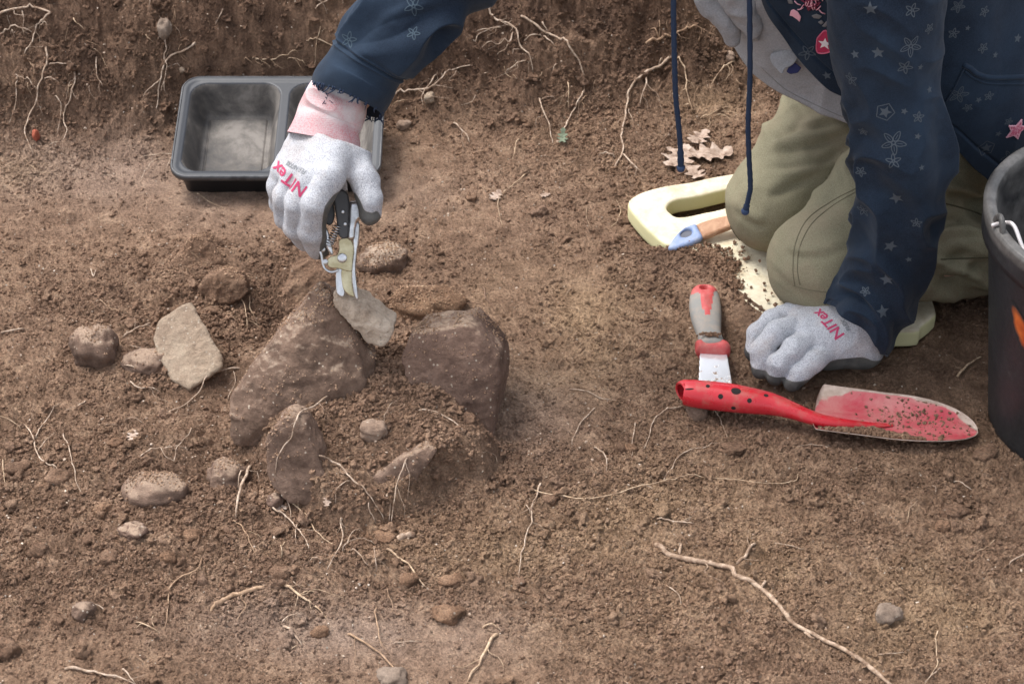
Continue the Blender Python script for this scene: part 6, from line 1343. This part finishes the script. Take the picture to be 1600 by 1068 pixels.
# ------------------------------------------------------------------ pruning shears
sh = empty('pruning_shears', 'silver pruning shears with a coiled spring, gripped in the raised glove above the boulder', 'shears')
SO = atY(540, 455, -.120); PP = Plane(SO, (.12, -.88, .46))
M_CHR = mat('chrome', (.60, .60, .61), .28, 1.0); g = G(M_CHR); g.col(g.ramp(g.noise(50, 5, .7), [(.35, (.34, .34, .35)), (.6, (.66, .66, .67))])); g.rough(g.ramp(g.noise(90, 4), [(.3, (.18,)*3), (.7, (.45,)*3)])); M_BRS = mat('yellow_zinc', (.55, .48, .30), .34, .75); M_ST2 = mat('worn_steel', (.60, .61, .62), .3, .9); M_GRP = mat('grip_plastic', (.06, .06, .063), .5)
g = G(M_BRS); g.col(g.ramp(g.noise(60, 5, .7), [(.35, (.40, .34, .20)), (.65, (.60, .54, .36))])); g = G(M_ST2); g.col(g.ramp(g.noise(80, 5, .7), [(.3, (.42, .42, .42)), (.65, (.70, .70, .72))]))
pt = lambda nm, pts, a, b, m, sm=3, rnd=.0006, holes=(), par=sh: solid(nm, plate(PP, pts, a, b, .0007, rnd, holes, smooth_in=sm), m, par)
pt('lower_blade', [(526, 418), (536, 418), (538, 440), (538, 462), (530, 462), (525, 452)], -.0030, -.0005, M_ST2)
pt('jaw', [(534, 420), (551, 418), (554, 440), (557, 462), (548, 462), (539, 455), (535, 445)], -.0005, .0015, M_BRS)
pt('back_spine', [(557, 346), (562, 350), (561, 372), (557, 402), (556, 425), (560, 464), (555, 466), (550, 448), (549, 424), (552, 395), (551, 370)], .0, .0062, M_CHR, 3, .0026)
body_ = pt('side_plate', [(529, 376), (538, 371), (548, 374), (553, 388), (551, 408), (550, 423), (541, 423), (528, 419), (514, 417), (511, 407), (517, 400), (526, 398), (530, 388)], .0, .0024, M_BRS)
pt('moving_handle', [(500, 328), (507, 332), (509, 350), (514, 364), (518, 382), (521, 396), (516, 397), (509, 385), (502, 370), (497, 352), (497, 334)], -.001, .0052, M_CHR, 3, .0026)
gr = pt('grip', [(520, 300), (534, 296), (545, 306), (545, 345), (543, 370), (530, 369), (526, 345), (522, 318)], -.002, .0050, M_GRP, 3, .002)
pt('fixed_handle', [(545, 318), (552, 314), (562, 314), (568, 325), (566, 338), (559, 346), (556, 358), (554, 373), (543, 372), (544, 345)], -.004, .0080, M_CHR, 3, .0045)
pt('grip_core', [(503, 320), (518, 316), (524, 332), (520, 350), (512, 352), (504, 342)], -.010, -.004, M_GRP, 3, .002)
strip = catmull([PP.w((*PP.px(x, y), .0030)) for x, y in [(498, 389), (502, 397), (505, 413), (509, 420), (518, 424), (529, 421)]], 40); V, F = tube_np(strip, .0011, 8, True, 1.6); solid('catch_strap', (V, F), M_CHR, sh)
for x, y, r in [(504, 389, 4.6), (508, 408.5, 4.8), (534.5, 402.5, 7.6)]:
    c = PP.w((*PP.px(x, y), .0024)); solid('rivet', disc(c, PP.N, pxr(c, r), .0014), M_ST2, sh)
for x, y in ((535.5, 330), (539, 349)): c = PP.w((*PP.px(x, y), .0050)); solid('screw', disc(c, PP.N, pxr(c, 2.6), .0005, 16), M_ST2, gr)
a0 = np.array(PP.px(513, 384)); a1 = np.array(PP.px(528, 352)); t = np.linspace(0, 1, 260); ax = a1-a0; nx = np.array([-ax[1], ax[0]])/np.linalg.norm(ax); rad = np.interp(t, [0, .15, 1], [.0034, .0042, .0036])
sp = np.array([[*(a0+ax*u_+nx*rad[i]*math.cos(u_*2*math.pi*8.5)), .0030+rad[i]*math.sin(u_*2*math.pi*8.5)] for i, u_ in enumerate(t)]); V, F = tube_np(PP.w(sp), .00075, 8); solid('spring', (V, F), M_CHR, sh)
settle(sh, SO)
